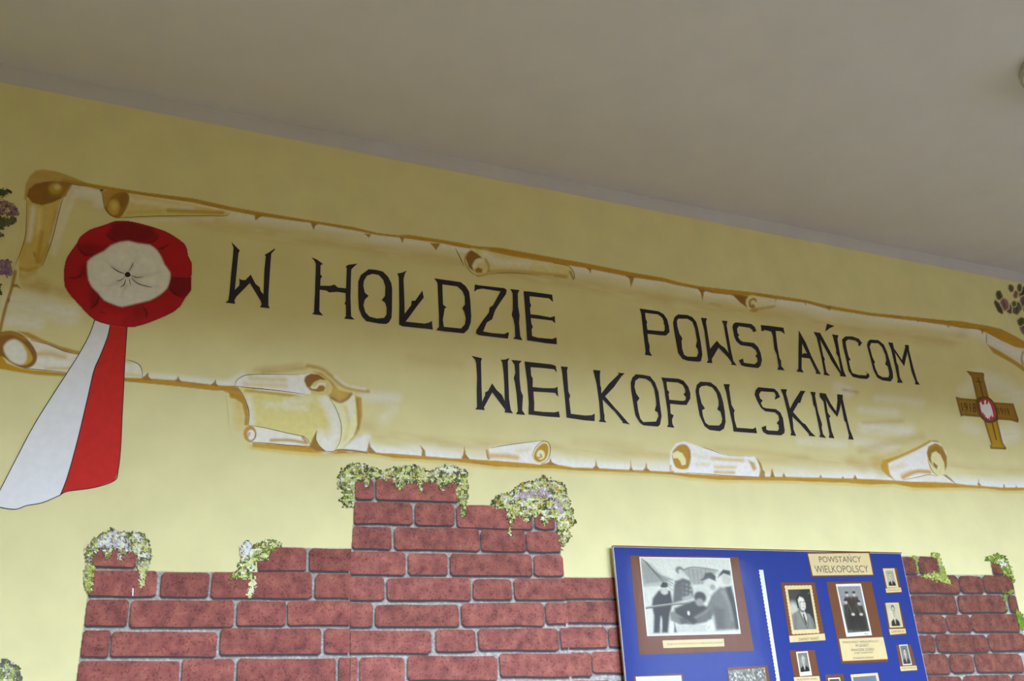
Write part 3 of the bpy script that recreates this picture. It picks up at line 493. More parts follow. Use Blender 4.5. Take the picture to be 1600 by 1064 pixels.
# ------------------------------------------------------------------ lettering
L1, L2, L3, L4, L5, L6, L7, L8 = (340, 370, 8.867), (480, 390, 7.6), (670, 420, 7.619), (990, 470, 7.6), (1180, 490, 5.926), (730, 550, 7.619), (920, 570, 7.619), (1130, 590, 7.273)
WORDS = [
 ('single letter W painted black beside the rosette', [
  ('W', L1, [[(190,72),(235,115),(310,190),(290,225),(268,450),(240,735),(300,675),(305,640),(300,578),(330,597),(385,600),(460,522),(525,650),(585,700),(595,745),(637,800),(650,450),(668,270),(652,250),(730,205),(800,155),(790,185),(745,235),(735,350),(705,800),(705,950),(722,990),(590,975),(612,935),(600,890),(540,790),(447,640),(260,830),(235,880),(245,928),(108,910),(150,880),(165,780),(190,500),(215,250),(222,150)]])]),
 ('black painted word HOŁDZIE on the parchment, upper line', [
  ('H', L2, [[(50,90),(110,115),(190,170),(160,185),(158,295),(180,320),(160,345),(155,428),(270,430),(325,415),(365,450),(462,460),(472,220),(458,200),(490,180),(600,165),(560,200),(525,235),(520,350),(515,560),(522,790),(565,832),(440,820),(462,790),(462,660),(445,640),(460,610),(458,515),(360,500),(260,508),(230,485),(150,475),(145,730),(190,782),(55,765),(82,745),(95,480),(105,170),(90,135)]]),
  ('O', L2, [[(730,232),(820,240),(900,260),(960,320),(1000,400),(1010,470),(1008,700),(1002,810),(975,860),(940,882),(860,878),(700,850),(650,790),(615,700),(608,560),(608,380),(640,300)], [(775,288),(850,300),(905,360),(930,440),(925,550),(885,600),(925,625),(945,690),(942,770),(915,810),(830,818),(740,795),(690,740),(668,660),(685,595),(730,548),(685,510),(668,430),(675,370),(710,310)]]),
  ('Ł', L2, [[(1070,285),(1130,272),(1182,248),(1160,290),(1145,350),(1155,600),(1158,760),(1235,660),(1240,608),(1285,605),(1368,485),(1385,570),(1320,650),(1170,855),(1395,878),(1450,865),(1482,845),(1492,950),(1410,938),(1130,910),(1092,890),(1095,650),(1088,320)]]),
  ('D', L3, [[(65,112),(130,122),(380,158),(440,205),(480,270),(495,380),(505,560),(500,640),(470,720),(420,768),(200,745),(90,730),(122,690),(122,560),(105,170)], [(162,185),(340,208),(400,265),(428,330),(432,425),(400,468),(425,510),(440,590),(430,660),(385,710),(180,690),(168,610),(190,470),(215,460),(170,425)]]),
  ('Z', L3, [[(550,185),(590,195),(900,230),(928,250),(920,300),(850,400),(790,495),(755,600),(690,640),(648,745),(760,765),(900,775),(948,752),(955,775),(942,830),(850,820),(600,790),(565,770),(565,735),(640,620),(715,520),(725,460),(765,435),(855,268),(640,235),(575,245),(543,275)]]),
  ('I', L3, [[(970,240),(1080,252),(1060,300),(1065,450),(1082,555),(1075,640),(1090,800),(1115,850),(1005,832),(1030,805),(1025,680),(1010,600),(988,550),(1002,480),(1000,290)]]),
  ('E', L3, [[(1130,265),(1200,270),(1470,308),(1480,395),(1430,350),(1200,325),(1205,400),(1220,435),(1205,470),(1212,540),(1300,550),(1450,578),(1500,562),(1505,650),(1470,615),(1215,585),(1222,650),(1240,690),(1225,720),(1230,800),(1300,820),(1470,835),(1522,815),(1525,898),(1400,885),(1172,850),(1160,650),(1145,450)]])]),
 ('black painted word POWSTAŃCOM on the parchment, upper line', [
  ('P', L4, [[(70,92),(130,98),(300,125),(360,160),(400,220),(420,300),(428,370),(385,412),(320,408),(165,390),(175,480),(190,530),(190,600),(220,655),(135,640),(145,600),(120,400),(92,150)], [(137,142),(290,160),(340,200),(360,245),(358,270),(370,290),(372,345),(355,362),(165,345),(155,280),(162,250),(145,215)]]),
  ('O', L4, [[(530,160),(640,168),(700,195),(745,250),(770,340),(800,500),(818,640),(800,715),(770,722),(640,710),(580,690),(530,620),(505,480),(480,330),(470,260),(490,190)], [(530,212),(640,212),(700,250),(730,330),(745,420),(755,470),(738,540),(765,580),(770,620),(750,665),(640,662),(600,640),(578,570),(570,480),(580,445),(545,390),(520,300),(515,240)]]),
  ('W', L4, [[(800,200),(872,208),(860,250),(880,380),(910,570),(950,520),(990,472),(1030,520),(1085,560),(1130,620),(1090,400),(1070,280),(1050,235),(1115,240),(1105,290),(1130,430),(1160,600),(1185,710),(1225,768),(1160,758),(1165,735),(1120,670),(1010,555),(930,690),(935,740),(868,735),(888,705),(870,570),(840,350)]]),
  ('S', L4, [[(1210,255),(1290,262),(1400,275),(1440,310),(1460,358),(1420,372),(1410,345),(1380,320),(1250,300),(1230,330),(1235,380),(1255,405),(1240,430),(1270,470),(1300,485),(1430,500),(1480,550),(1510,620),(1525,700),(1510,770),(1480,798),(1330,780),(1280,765),(1250,705),(1300,685),(1310,735),(1440,752),(1475,720),(1470,680),(1445,655),(1470,630),(1450,585),(1400,545),(1270,525),(1220,480),(1195,420),(1175,310),(1185,275)]]),
  ('T', L5, [[(52,105),(150,115),(262,130),(275,190),(240,162),(190,160),(205,300),(225,410),(240,435),(242,485),(275,525),(205,518),(218,490),(200,380),(178,330),(165,210),(150,165),(90,150),(60,165)]]),
  ('A', L5, [[(405,155),(470,270),(520,390),(575,500),(610,562),(560,555),(565,535),(505,415),(460,410),(432,405),(430,510),(450,545),(382,535),(400,510),(402,320)], [(435,275),(480,370),(450,365),(435,380)]]),
  ('Ń', L5, [[(540,168),(602,178),(690,340),(760,470),(795,540),(770,400),(750,365),(752,340),(725,225),(712,192),(772,200),(762,235),(790,400),(820,530),(845,585),(785,578),(790,560),(700,425),(690,400),(600,235),(630,390),(645,420),(640,440),(660,540),(695,575),(635,565),(640,545),(610,390),(570,220)]], [(665,92),(735,115),(690,135),(648,168)]),
  ('C', L5, [[(835,210),(900,210),(960,232),(990,272),(968,300),(955,298),(955,270),(925,248),(860,238),(838,260),(845,310),(865,395),(885,430),(868,435),(880,500),(900,550),(960,568),(1025,572),(1040,555),(1015,530),(1055,560),(1058,585),(1035,605),(970,600),(905,585),(865,530),(845,430),(815,310),(805,240)]]),
  ('O', L5, [[(1065,240),(1140,245),(1190,285),(1220,350),(1250,450),(1275,545),(1278,595),(1255,628),(1180,618),(1130,590),(1095,520),(1065,400),(1035,290),(1045,255)], [(1075,272),(1140,275),(1175,310),(1205,380),(1215,430),(1205,470),(1230,490),(1245,560),(1235,590),(1180,588),(1140,565),(1115,510),(1100,460),(1112,455),(1085,400),(1060,305)]]),
  ('M', L5, [[(1230,265),(1275,270),(1285,320),(1360,430),(1390,310),(1385,288),(1422,292),(1425,340),(1465,500),(1500,620),(1525,658),(1480,655),(1485,630),(1450,540),(1410,355),(1395,420),(1380,488),(1295,360),(1310,450),(1325,480),(1340,590),(1368,640),(1315,638),(1322,610),(1295,480),(1260,330)]])]),
 ('black painted word WIELKOPOLSKIM on the parchment, second line', [
  ('W', L6, [[(52,45),(120,60),(178,75),(165,110),(168,250),(172,400),(178,590),(215,510),(212,482),(250,460),(297,372),(350,450),(415,510),(448,585),(445,400),(435,250),(418,120),(398,92),(450,90),(505,70),(485,110),(490,300),(500,560),(520,690),(548,730),(445,718),(455,690),(300,478),(200,660),(210,692),(95,682),(118,655),(115,450),(120,300),(108,130),(95,90)]]),
  ('I', L6, [[(525,95),(580,98),(650,105),(620,140),(625,330),(640,460),(665,520),(655,690),(692,748),(580,738),(605,700),(590,500),(570,360),(555,310),(575,250),(565,150)]]),
  ('E', L6, [[(682,112),(760,120),(1010,148),(1055,165),(1068,245),(1035,205),(900,190),(755,180),(762,280),(782,315),(780,415),(900,428),(1040,430),(1075,412),(1085,535),(1045,485),(900,475),(790,470),(795,560),(800,600),(798,700),(900,712),(1040,718),(1092,705),(1105,778),(950,768),(730,742),(735,600),(715,350)]]),
  ('L', L6, [[(1115,170),(1200,178),(1188,220),(1205,470),(1228,520),(1215,560),(1235,735),(1400,755),(1480,752),(1520,732),(1518,822),(1400,812),(1185,780),(1160,500),(1130,220)]]),
  ('K', L7, [[(52,60),(138,68),(132,130),(138,250),(148,270),(150,340),(240,225),(360,108),(340,92),(428,102),(390,135),(300,265),(195,375),(320,520),(345,545),(470,690),(492,708),(400,692),(405,680),(300,545),(280,530),(165,412),(180,570),(188,600),(188,655),(212,685),(118,675),(140,645),(125,450),(95,230)]]),
  ('O', L7, [[(560,112),(640,118),(730,135),(790,210),(830,320),(850,480),(868,610),(850,710),(825,735),(650,720),(610,690),(555,600),(530,450),(505,300),(500,210),(520,150)], [(600,157),(680,165),(740,205),(780,290),(800,410),(805,480),(785,545),(820,565),(830,610),(800,675),(650,680),(615,640),(590,550),(575,440),(605,398),(565,340),(545,260),(555,190)]]),
  ('P', L7, [[(862,150),(930,155),(1070,165),(1130,190),(1185,260),(1210,340),(1210,400),(1165,478),(1100,475),(968,462),(975,580),(1012,600),(992,650),(995,700),(1020,748),(930,738),(950,705),(940,560),(905,320),(885,200)], [(925,200),(1060,210),(1120,240),(1152,300),(1150,330),(1128,352),(1160,385),(1150,420),(1120,430),(960,415),(950,350),(960,325),(935,295)]]),
  ('O', L7, [[(1330,200),(1450,208),(1520,260),(1570,340),(1600,440),(1620,560),(1630,680),(1610,760),(1560,790),(1440,775),(1380,730),(1320,600),(1290,430),(1272,310),(1285,240)], [(1340,255),(1400,245),(1470,265),(1520,330),(1545,420),(1548,480),(1530,530),(1570,560),(1590,640),(1580,690),(1550,722),(1430,718),(1390,690),(1360,610),(1350,540),(1385,520),(1345,460),(1315,340),(1315,285)]]),
  ('L', L8, [[(5,72),(75,75),(68,120),(95,310),(132,375),(122,400),(130,480),(155,568),(340,582),(370,562),(385,632),(250,622),(118,612),(110,540),(75,380),(35,170)]]),
  ('S', L8, [[(400,108),(580,125),(620,160),(648,220),(585,252),(600,200),(580,165),(430,155),(408,190),(420,235),(450,260),(428,290),(450,335),(490,348),(600,358),(650,395),(680,460),(700,600),(695,630),(660,655),(500,645),(455,615),(435,565),(488,545),(490,590),(520,600),(620,605),(635,580),(630,535),(608,520),(635,480),(630,430),(590,395),(480,382),(430,340),(385,260),(358,190),(370,140)]]),
  ('K', L8, [[(652,130),(725,132),(715,180),(735,250),(760,350),(810,260),(880,148),(935,152),(905,200),(875,290),(855,285),(795,390),(900,510),(935,530),(1000,620),(1052,668),(975,662),(975,640),(880,530),(785,440),(795,520),(800,590),(830,662),(765,655),(775,620),(750,480),(710,300),(680,190)]]),
  ('I', L8, [[(988,160),(1050,165),(1045,210),(1080,390),(1125,530),(1120,570),(1135,640),(1172,685),(1092,675),(1105,640),(1070,470),(1045,340),(1025,310),(1010,210)]]),
  ('M', L8, [[(1095,172),(1165,180),(1220,290),(1285,385),(1300,260),(1295,188),(1360,195),(1358,240),(1385,360),(1415,490),(1440,590),(1485,705),(1422,700),(1430,660),(1395,510),(1378,490),(1340,290),(1325,360),(1298,448),(1205,330),(1165,250),(1190,400),(1220,440),(1205,460),(1235,610),(1265,690),(1200,682),(1210,640),(1175,470),(1140,270),(1102,225)]])]),
]
for label, letters in WORDS:
    z0 = letters[0][1]; x0, y0 = Zm(*z0, [letters[0][2][0][0]])[0]
    t = thing('painted_word', U(x0, y0 + 70, -0.0018), label, 'lettering', 'black lettering on the banner')
    for L in letters:
        V, F = flat_vf([Zm(*L[1], lp) for lp in L[2]], -0.0022)
        if len(L) > 3: V, F = join_vf([(V, F), flat_vf([Zm(*L[1], L[3])], -0.0022)])
        mk('letter', V, F, M_LETTER, t)

# ------------------------------------------------------------------ rosette with ribbons
ros = thing('painted_rosette', U(190, 800, -0.0018), 'red and white rosette with two ribbon tails painted on wall', 'painted rosette')
Z = lambda pts: Zm(90, 335, 5.75, pts)
OUT = Z([(440,85),(520,58),(640,60),(720,75),(850,110),(960,145),(1060,200),(1140,260),(1165,310),(1175,370),(1205,430),(1208,520),(1200,600),(1200,680),(1150,750),(1100,830),(1030,885),(920,935),(820,975),(700,1010),(600,1015),(470,995),(340,955),(260,885),(190,810),(110,720),(65,650),(58,560),(60,480),(85,380),(170,260),(200,200),(290,135),(370,108)])
INN = Z([(270,425),(330,375),(420,330),(480,280),(560,250),(640,240),(720,260),(830,275),(890,320),(930,380),(960,450),(1010,520),(1010,580),(985,660),(920,720),(830,770),(700,800),(580,828),(500,805),(420,770),(365,705),(310,650),(280,590),(270,510)])
def ruffle(p):
    p.poly(OUT, (178, 28, 34), 1, .9, smooth=2); DK = (118, 20, 26)
    p.poly(Z([(445, 175), (500, 75), (640, 62), (850, 115), (905, 200), (790, 255), (700, 258), (600, 240), (490, 235)]), DK, .8, 5); p.poly(Z([(1000, 565), (1205, 575), (1200, 690), (1130, 748), (1040, 705), (1000, 640)]), DK, .85, 3)
    p.poly(Z([(178, 265), (240, 250), (350, 270), (480, 280), (330, 370), (260, 365), (210, 330)]), DK, .6, 6); p.poly(Z([(200, 470), (270, 420), (275, 560), (190, 560)]), DK, .6, 5); p.poly(Z([(300, 650), (370, 720), (350, 800), (300, 840), (280, 760)]), DK, .6, 6)
    p.poly(Z([(700, 810), (780, 830), (800, 900), (720, 960), (660, 880)]), DK, .35, 7); p.poly(Z([(420, 860), (600, 900), (560, 990), (400, 960)]), (196, 36, 38), .6, 8); p.poly(Z([(130, 640), (250, 640), (280, 760), (200, 780)]), (188, 32, 38), .5, 8); p.poly(Z([(980, 300), (1120, 320), (1150, 440), (1040, 480)]), (184, 30, 36), .5, 8)
    p.line([tuple(q) for q in OUT] + [tuple(OUT[0])], 2.0, DK, .55, 1.2, smooth=0)
    p.line([tuple(q) for q in INN] + [tuple(INN[0])], 4.0, (120, 22, 30), .5, 2.5, smooth=0)
    for l, wd in [([(178, 268), (210, 330), (262, 366), (330, 352)], 3), ([(100, 570), (180, 566), (235, 515)], 3), ([(300, 842), (350, 800), (372, 728)], 3.4), ([(765, 830), (800, 880), (795, 935)], 2.4), ([(905, 205), (860, 240), (780, 258)], 2.4), ([(1000, 268), (950, 300), (895, 312)], 2.6), ([(1030, 562), (1100, 576), (1205, 576)], 1.6), ([(998, 640), (1040, 705), (1130, 748)], 2.6), ([(445, 178), (485, 222), (545, 238)], 2.4), ([(430, 885), (380, 880)], 1.4)]:
        p.line(Z(l), wd, (84, 14, 22), .9, 1.4, taper=2)
paint('ruffle', (96, 340, 304, 516), 1.0, ruffle, -0.0026, M_PAINT, ros, 0.55, under=[wash], whole=True)['label'] = 'puffed red outer ring'
def puff(p):
    p.poly(INN, (236, 232, 222), 1, .9, smooth=2)
    for a, b in [((540, 380), (640, 420)), ((800, 420), (740, 500)), ((420, 550), (520, 560)), ((830, 600), (760, 600)), ((590, 700), (620, 640))]:
        p.disc(Z([a])[0], 10, 6, (244, 242, 232), .6, 6)
    for l in [[(600, 520), (500, 470), (400, 380)], [(650, 500), (690, 430), (720, 320)], [(690, 560), (850, 540), (960, 500)], [(680, 580), (800, 650), (930, 640)], [(560, 600), (460, 640), (380, 640)], [(610, 640), (580, 720), (600, 780)]]:
        p.line(Z(l), 6, (206, 198, 190), .7, 4, taper=1)
    p.line([tuple(q) for q in INN] + [tuple(INN[0])], 2.4, (206, 186, 176), .5, 1.6, smooth=0)
cen = paint('puff_center', (132, 374, 272, 484), 1.3, puff, -0.0032, M_PAINT, ros, under=[ruffle]); cen['label'] = 'white gathered centre'
parts = [ribbon_vf(sm(Z(l), False, 5), wd, -0.0037, True) for l, wd in [([(600, 532), (545, 512), (480, 468)], 1.5), ([(640, 510), (668, 465), (678, 430)], 1.3), ([(655, 545), (710, 566), (772, 562)], 1.1), ([(660, 568), (730, 625), (850, 655)], 1.3), ([(605, 560), (570, 590), (530, 597)], 1.1), ([(612, 578), (600, 625), (565, 655)], 1.4), ([(645, 575), (650, 610), (662, 640)], 1.0)]]
a = np.linspace(0, 2 * np.pi, 9)[:-1]; parts.append(flat_vf([[Z([(630 + 27 * math.cos(t) * (1 + .15 * math.sin(3 * t)), 540 + 25 * math.sin(t))])[0] for t in a]], -0.0038))
mk('stitch', *join_vf(parts), M_INK, cen)
Z = lambda pts: Zm(0, 480, 3.13, pts)
ED = [(552, 52), (540, 88), (525, 150), (490, 240), (460, 310), (430, 440), (380, 650), (330, 830), (296, 918)]
LW = [(474, 30), (462, 68), (435, 140), (380, 240), (290, 380), (170, 570), (80, 740), (0, 895), (-22, 940), (-20, 968), (0, 978)]
rw = mk('ribbon_tail', *flat_vf([[tuple(q) for q in sm(Z(ED + [(210, 955), (130, 970), (75, 988), (0, 978)]), False, 3)] + [tuple(q) for q in sm(Z(list(reversed(LW))), False, 3)[1:]]], -0.0020), M_WHITE, ros); rw['label'] = 'white ribbon tail'
RR = [(624, 50), (622, 94), (612, 250), (605, 400), (598, 530), (590, 700), (578, 800), (560, 848)]
rr = mk('ribbon_tail', *flat_vf([[tuple(q) for q in sm(Z(list(reversed(ED)) ), False, 3)] + [tuple(q) for q in sm(Z(RR), False, 3)] + Z([(510, 866), (460, 882), (330, 900)])], -0.0022), M_RED, ros); rr['label'] = 'red ribbon tail'
mk('outline', *join_vf([ribbon_vf(sm(Z(LW + [(75, 988), (130, 970), (210, 955), (296, 918)]), False, 4), 1.2, -0.0025)]), M_INK, rw)
mk('outline', *ribbon_vf(sm(Z(ED), False, 4), 1.6, -0.0025), M_INK, rr); mk('outline', *ribbon_vf(sm(Z(RR + [(460, 882), (330, 900), (296, 918)]), False, 4), 1.3, -0.0025), M_INK, rr)

# ------------------------------------------------------------------ text helper (built-in font outlines set onto a surface)
def text_vf(s, quad, y, pad=0.0):
    cu = bpy.data.curves.new('txt', 'FONT'); cu.body = s; cu.size = 1.0; cu.resolution_u = 3
    o = bpy.data.objects.new('txt', cu); COL.objects.link(o); dg = bpy.context.evaluated_depsgraph_get(); dg.update()
    me = bpy.data.meshes.new_from_object(o.evaluated_get(dg)); V = np.array([v.co[:] for v in me.vertices]); F = [tuple(p.vertices) for p in me.polygons]
    bpy.data.objects.remove(o); bpy.data.curves.remove(cu); bpy.data.meshes.remove(me)
    lo, hi = V.min(0), V.max(0); u = (V[:, 0] - lo[0]) / (hi[0] - lo[0]); v = 1 - (V[:, 1] - lo[1]) / (hi[1] - lo[1])
    q = np.asarray(quad, float)
    P = q[0] * ((1 - u) * (1 - v))[:, None] + q[1] * (u * (1 - v))[:, None] + q[2] * (u * v)[:, None] + q[3] * ((1 - u) * v)[:, None]
    return UA(P, y).tolist(), F

# ------------------------------------------------------------------ painted cross
Z = lambda pts: Zm(1480, 560, 6.65, pts)
cross = thing('painted_cross', U(1545, 700, -0.0018), 'golden brown medal cross with dates painted at banner end', 'painted cross')
ARMS = [[(207, 133), (300, 147), (370, 152), (380, 165), (378, 205), (432, 420), (312, 430), (255, 190)], [(383, 640), (515, 630), (575, 880), (610, 930), (608, 942), (455, 935), (450, 910), (460, 890)],
        [(92, 402), (140, 415), (315, 430), (350, 606), (165, 590), (145, 600)], [(475, 458), (660, 470), (685, 470), (740, 640), (735, 662), (660, 640), (515, 630)]]
for k, A in enumerate(ARMS):
    A2_ = np.array(Z(A)); lo, hi = A2_.min(0) - 2, A2_.max(0) + 2
    def f(p, A2_=A2_, k=k):
        p.poly(A2_, (134, 100, 34), 1, .7); c = A2_.mean(0); p.poly(c + (A2_ - c) * [0.82, 0.86], (156, 116, 36) if k != 1 else (184, 144, 34), 1, 1.6); p.line([tuple(q) for q in A2_] + [tuple(A2_[0])], 1.3, (112, 76, 40), .9, .8, smooth=0)
    paint('cross_arm', (*lo, *hi), 1.0, f, -0.0020, M_PAINT, cross, under=[wash])
M_SWORD = flat_mat('dark_brown_paint', (92, 58, 32), .8, .1)
mk('sword_hilt', *ribbon_vf(Z([(318, 200), (340, 260), (372, 390)]), 1.5, -0.0026), M_SWORD, cross); mk('crossguard', *ribbon_vf(Z([(296, 238), (362, 246)]), 1.2, -0.0026), M_SWORD, cross); mk('sword_blade', *ribbon_vf(Z([(468, 668), (512, 848)]), 1.4, -0.0026), M_SWORD, cross)
for s, q in [('1918', [(140, 460), (298, 468), (302, 560), (160, 548)]), ('1919', [(520, 505), (640, 520), (655, 592), (540, 578)])]:
    mk('date', *text_vf(s, Z(q), -0.0026), M_SWORD, cross)['label'] = 'dark painted date ' + s
med = mk('medallion', *flat_vf([[tuple(q) for q in sm(Z([(308, 430), (360, 395), (430, 403), (482, 450), (524, 540), (518, 622), (475, 667), (410, 662), (348, 612), (308, 520)]), True, 3)]], -0.0030), flat_mat('medallion_rim', (112, 82, 44), .8, .1), cross)
mk('medallion_field', *flat_vf([[tuple(q) for q in sm(Z([(335, 450), (370, 422), (430, 424), (472, 460), (502, 540), (496, 612), (460, 646), (410, 632), (358, 582), (335, 510)]), True, 3)]], -0.0034), flat_mat('medallion_red', (190, 60, 76), .8, .1), med)
mk('eagle', *join_vf([flat_vf([Z([(338, 462), (350, 446), (360, 470), (375, 482), (386, 478), (384, 445), (394, 430), (404, 440), (402, 472), (416, 480), (422, 462), (428, 446), (452, 482), (470, 540), (482, 600), (470, 612), (460, 580), (456, 612), (444, 592), (440, 638), (428, 612), (418, 630), (408, 604), (398, 612), (392, 580), (382, 590), (376, 562), (362, 566), (348, 520)])], -0.0038)]), M_WHITE, med)

# ------------------------------------------------------------------ brick wallpaper panels
def brick_mat(lo, mid, hi):
    m, nt, b = new_mat('brick_print', 0.85)
    oi = nt.nodes.new('ShaderNodeObjectInfo'); cr = nt.nodes.new('ShaderNodeValToRGB'); n = pos_noise(nt, 26.0, 5.0)
    cr.color_ramp.elements[0].position = .28; cr.color_ramp.elements[0].color = (*lin(lo), 1); cr.color_ramp.elements[1].position = .72; cr.color_ramp.elements[1].color = (*lin(hi), 1)
    e = cr.color_ramp.elements.new(.5); e.color = (*lin(mid), 1)
    nt.links.new(n.outputs['Fac'], cr.inputs[0])
    mr = nt.nodes.new('ShaderNodeMapRange'); mr.inputs['To Min'].default_value = .86; mr.inputs['To Max'].default_value = 1.1; nt.links.new(oi.outputs['Random'], mr.inputs['Value'])
    mx = nt.nodes.new('ShaderNodeMix'); mx.data_type = 'RGBA'; mx.blend_type = 'MULTIPLY'; mx.inputs['Factor'].default_value = 1; nt.links.new(cr.outputs[0], mx.inputs['A']); nt.links.new(mr.outputs[0], mx.inputs['B'])
    n2 = pos_noise(nt, 190.0, 3.0); c2 = nt.nodes.new('ShaderNodeValToRGB'); c2.color_ramp.elements[0].position = .33; c2.color_ramp.elements[0].color = (.42, .38, .42, 1); c2.color_ramp.elements[1].position = .46; c2.color_ramp.elements[1].color = (1, 1, 1, 1); nt.links.new(n2.outputs['Fac'], c2.inputs[0])
    m3 = nt.nodes.new('ShaderNodeMix'); m3.data_type = 'RGBA'; m3.blend_type = 'MULTIPLY'; m3.inputs['Factor'].default_value = .75; nt.links.new(mx.outputs['Result'], m3.inputs['A']); nt.links.new(c2.outputs[0], m3.inputs['B'])
    nt.links.new(m3.outputs['Result'], b.inputs['Base Color']); bump(nt, b, n2, .35, .002); return m
M_BRICKS = [brick_mat((118, 68, 62), (152, 87, 76), (174, 106, 88)), brick_mat((122, 72, 66), (156, 92, 80), (178, 110, 92)), brick_mat((120, 72, 64), (154, 91, 78), (174, 108, 90)), brick_mat((96, 58, 50), (126, 76, 62), (148, 94, 74))]
A_ = [(146,848,214,885),(140,892,244,931),(252,894,326,932.5),(331,894,487,934),(492.5,897,548,934),(402,855,478,891),(484,857,548.5,892),(134,937,199.5,977),(204,938,365,979),(371,939,446,977),(449.5,939,547,976),
      (128,985,171,1026),(174,987,338,1025.5),(344,982,501.5,1022),(507,982,546.5,1020),(121,1033,280,1074),(284,1030,365,1073),(371,1029,525,1071),(529,1028,546,1070)]
B_ = [(555,749,584,779),(588,749,716,782),(552.5,785,644.5,818),(649,787,710,820),(714,790,831,825),(836,793,866,826),(550.5,823,611.5,857),(617,825,749,859),(752,828,821,861),(823,831,876.5,861.5),
      (549,862,633.5,897),(638,864,699,897.5),(704,865.5,831,899),(835,867,880,899),(548.5,901,600.5,937),(605,903,736,937),(740,905,800,936),(803.5,904,882.5,936),(548,942,582.5,979),(587,945,717,978),(722,942,850,977),(853.5,942,887,974),
      (548,985,673,1020),(681,984,743,1017.5),(748,982,872.5,1015),(876,981,889,1012),(548,1027,558,1066),(562,1027,632,1066),(637,1025,777,1062),(781,1021,893,1057)]
C_ = [(883,902.5,966,935),(888,939.5,972,972),(890,979.5,948,1011.5),(951,980,976,1010),(894,1019,924,1056),(926,1018,982,1051)]
D_ = [(1408,870,1432,896),(1436,870,1467,896),(1418,899,1498,926),(1500,900,1536,925),(1537.5,899,1583,925),(1424,930,1495,957),(1498,930,1571,956),(1577,930,1590,955),(1430,960.5,1477,987),(1479.5,960,1517,986),(1519,960,1592,986),(1436,992,1461,1018),(1464,991,1543,1018),(1545.5,990,1604,1016),
      (1442,1022,1483,1052),(1485,1022,1521,1050),(1524,1021,1598,1049),(1450,1056,1505,1086),(1508,1055,1582,1085),(1584,1054,1612,1084),(1550,879,1577,896)]
def lower_rows(x0a, x1a, y, n, h=42, gap=7):
    out = []
    for r in range(n):
        x = x0a - (random.random() * 60)
        while x < x1a:
            wd = random.choice((62, 78, 128, 148)); a, b = max(x, x0a), min(x + wd, x1a)
            if b - a > 12: out.append((a, y, b, y + h - 4))
            x += wd + 5
        y += h + gap - 4
    return out
A_ += lower_rows(114, 546, 1081, 3); B_ += lower_rows(548, 896, 1073, 3); C_ += lower_rows(900, 995, 1063, 3); D_ += lower_rows(1462, 1620, 1093, 3)
LEAN = lambda x: (x - 600.0) / 3850.0
def seams(k, b):
    return ((k == 1 and b[0] < 549.6 and b[1] > 857) or (k == 2 and b[0] < 905 and b[1] > 900), (k == 0 and b[2] > 545) or (k == 1 and b[2] > 881 and b[1] > 900))
def brick_poly(b, j=1.0, seam=(False, False)):
    x0, y0, x1, y1 = b; cy = (y0 + y1) / 2; r = min(4.5, (x1 - x0) * .2)
    base = [(x0, y0 + r), (x0 + r * .4, y0 + r * .4), (x0 + r, y0)]
    n = max(1, int((x1 - x0) / 45)); base += [(x0 + r + (x1 - x0 - 2 * r) * (i + 1) / (n + 1), y0) for i in range(n)]
    base += [(x1 - r, y0), (x1 - r * .4, y0 + r * .4), (x1, y0 + r), (x1, y1 - r), (x1 - r * .4, y1 - r * .4), (x1 - r, y1)]
    base += [(x1 - r - (x1 - x0 - 2 * r) * (i + 1) / (n + 1), y1) for i in range(n)]
    base += [(x0 + r, y1), (x0 + r * .4, y1 - r * .4), (x0, y1 - r)]
    out = []
    for x, y in base:
        if seam[0] and x < x0 + r * 1.01: x = x0 - .4; y = y0 if y < cy else y1
        elif seam[1] and x > x1 - r * 1.01: x = x1 + .4; y = y0 if y < cy else y1
        else: x, y = x + random.uniform(-.8, .8) * j, y + random.uniform(-.8, .8) * j
        out.append((x + (y - cy) * LEAN(x), y + (x - (x0 + x1) / 2) * max(0.0, (925.0 - cy) / (4080.0 - x)) * .8))
    keep = [out[0]]
    for p in out[1:]:
        if abs(p[0] - keep[-1][0]) + abs(p[1] - keep[-1][1]) > .3: keep.append(p)
    if abs(keep[0][0] - keep[-1][0]) + abs(keep[0][1] - keep[-1][1]) < .3: keep.pop()
    return keep
PANELS = [
 ('left brick wallpaper panel, stepped, with flowers on its low end', [(146.5, 846), (216, 848), (213, 892.5), (402, 893.5), (402, 854), (549, 857), (553, 860), (549, 1210), (96, 1210), (119, 1063), (136.4, 933)], A_),
 ('tall middle brick wallpaper panel rising to the banner', [(556, 747), (717, 748), (717, 788.5), (867, 791.5), (881.5, 900), (885, 903), (906, 1210), (542, 1210), (546, 861), (549, 857)], B_),
 ('narrow brick wallpaper strip half hidden by the blue board', [(879.5, 901.5), (990, 902), (1010, 1210), (901, 1210)], C_),
 ('brick wallpaper panel right of the blue board', [(1395, 868.5), (1467, 869), (1476, 898), (1551, 898), (1547, 878), (1576, 877), (1599, 985), (1648, 1210), (1440, 1210)], D_)]
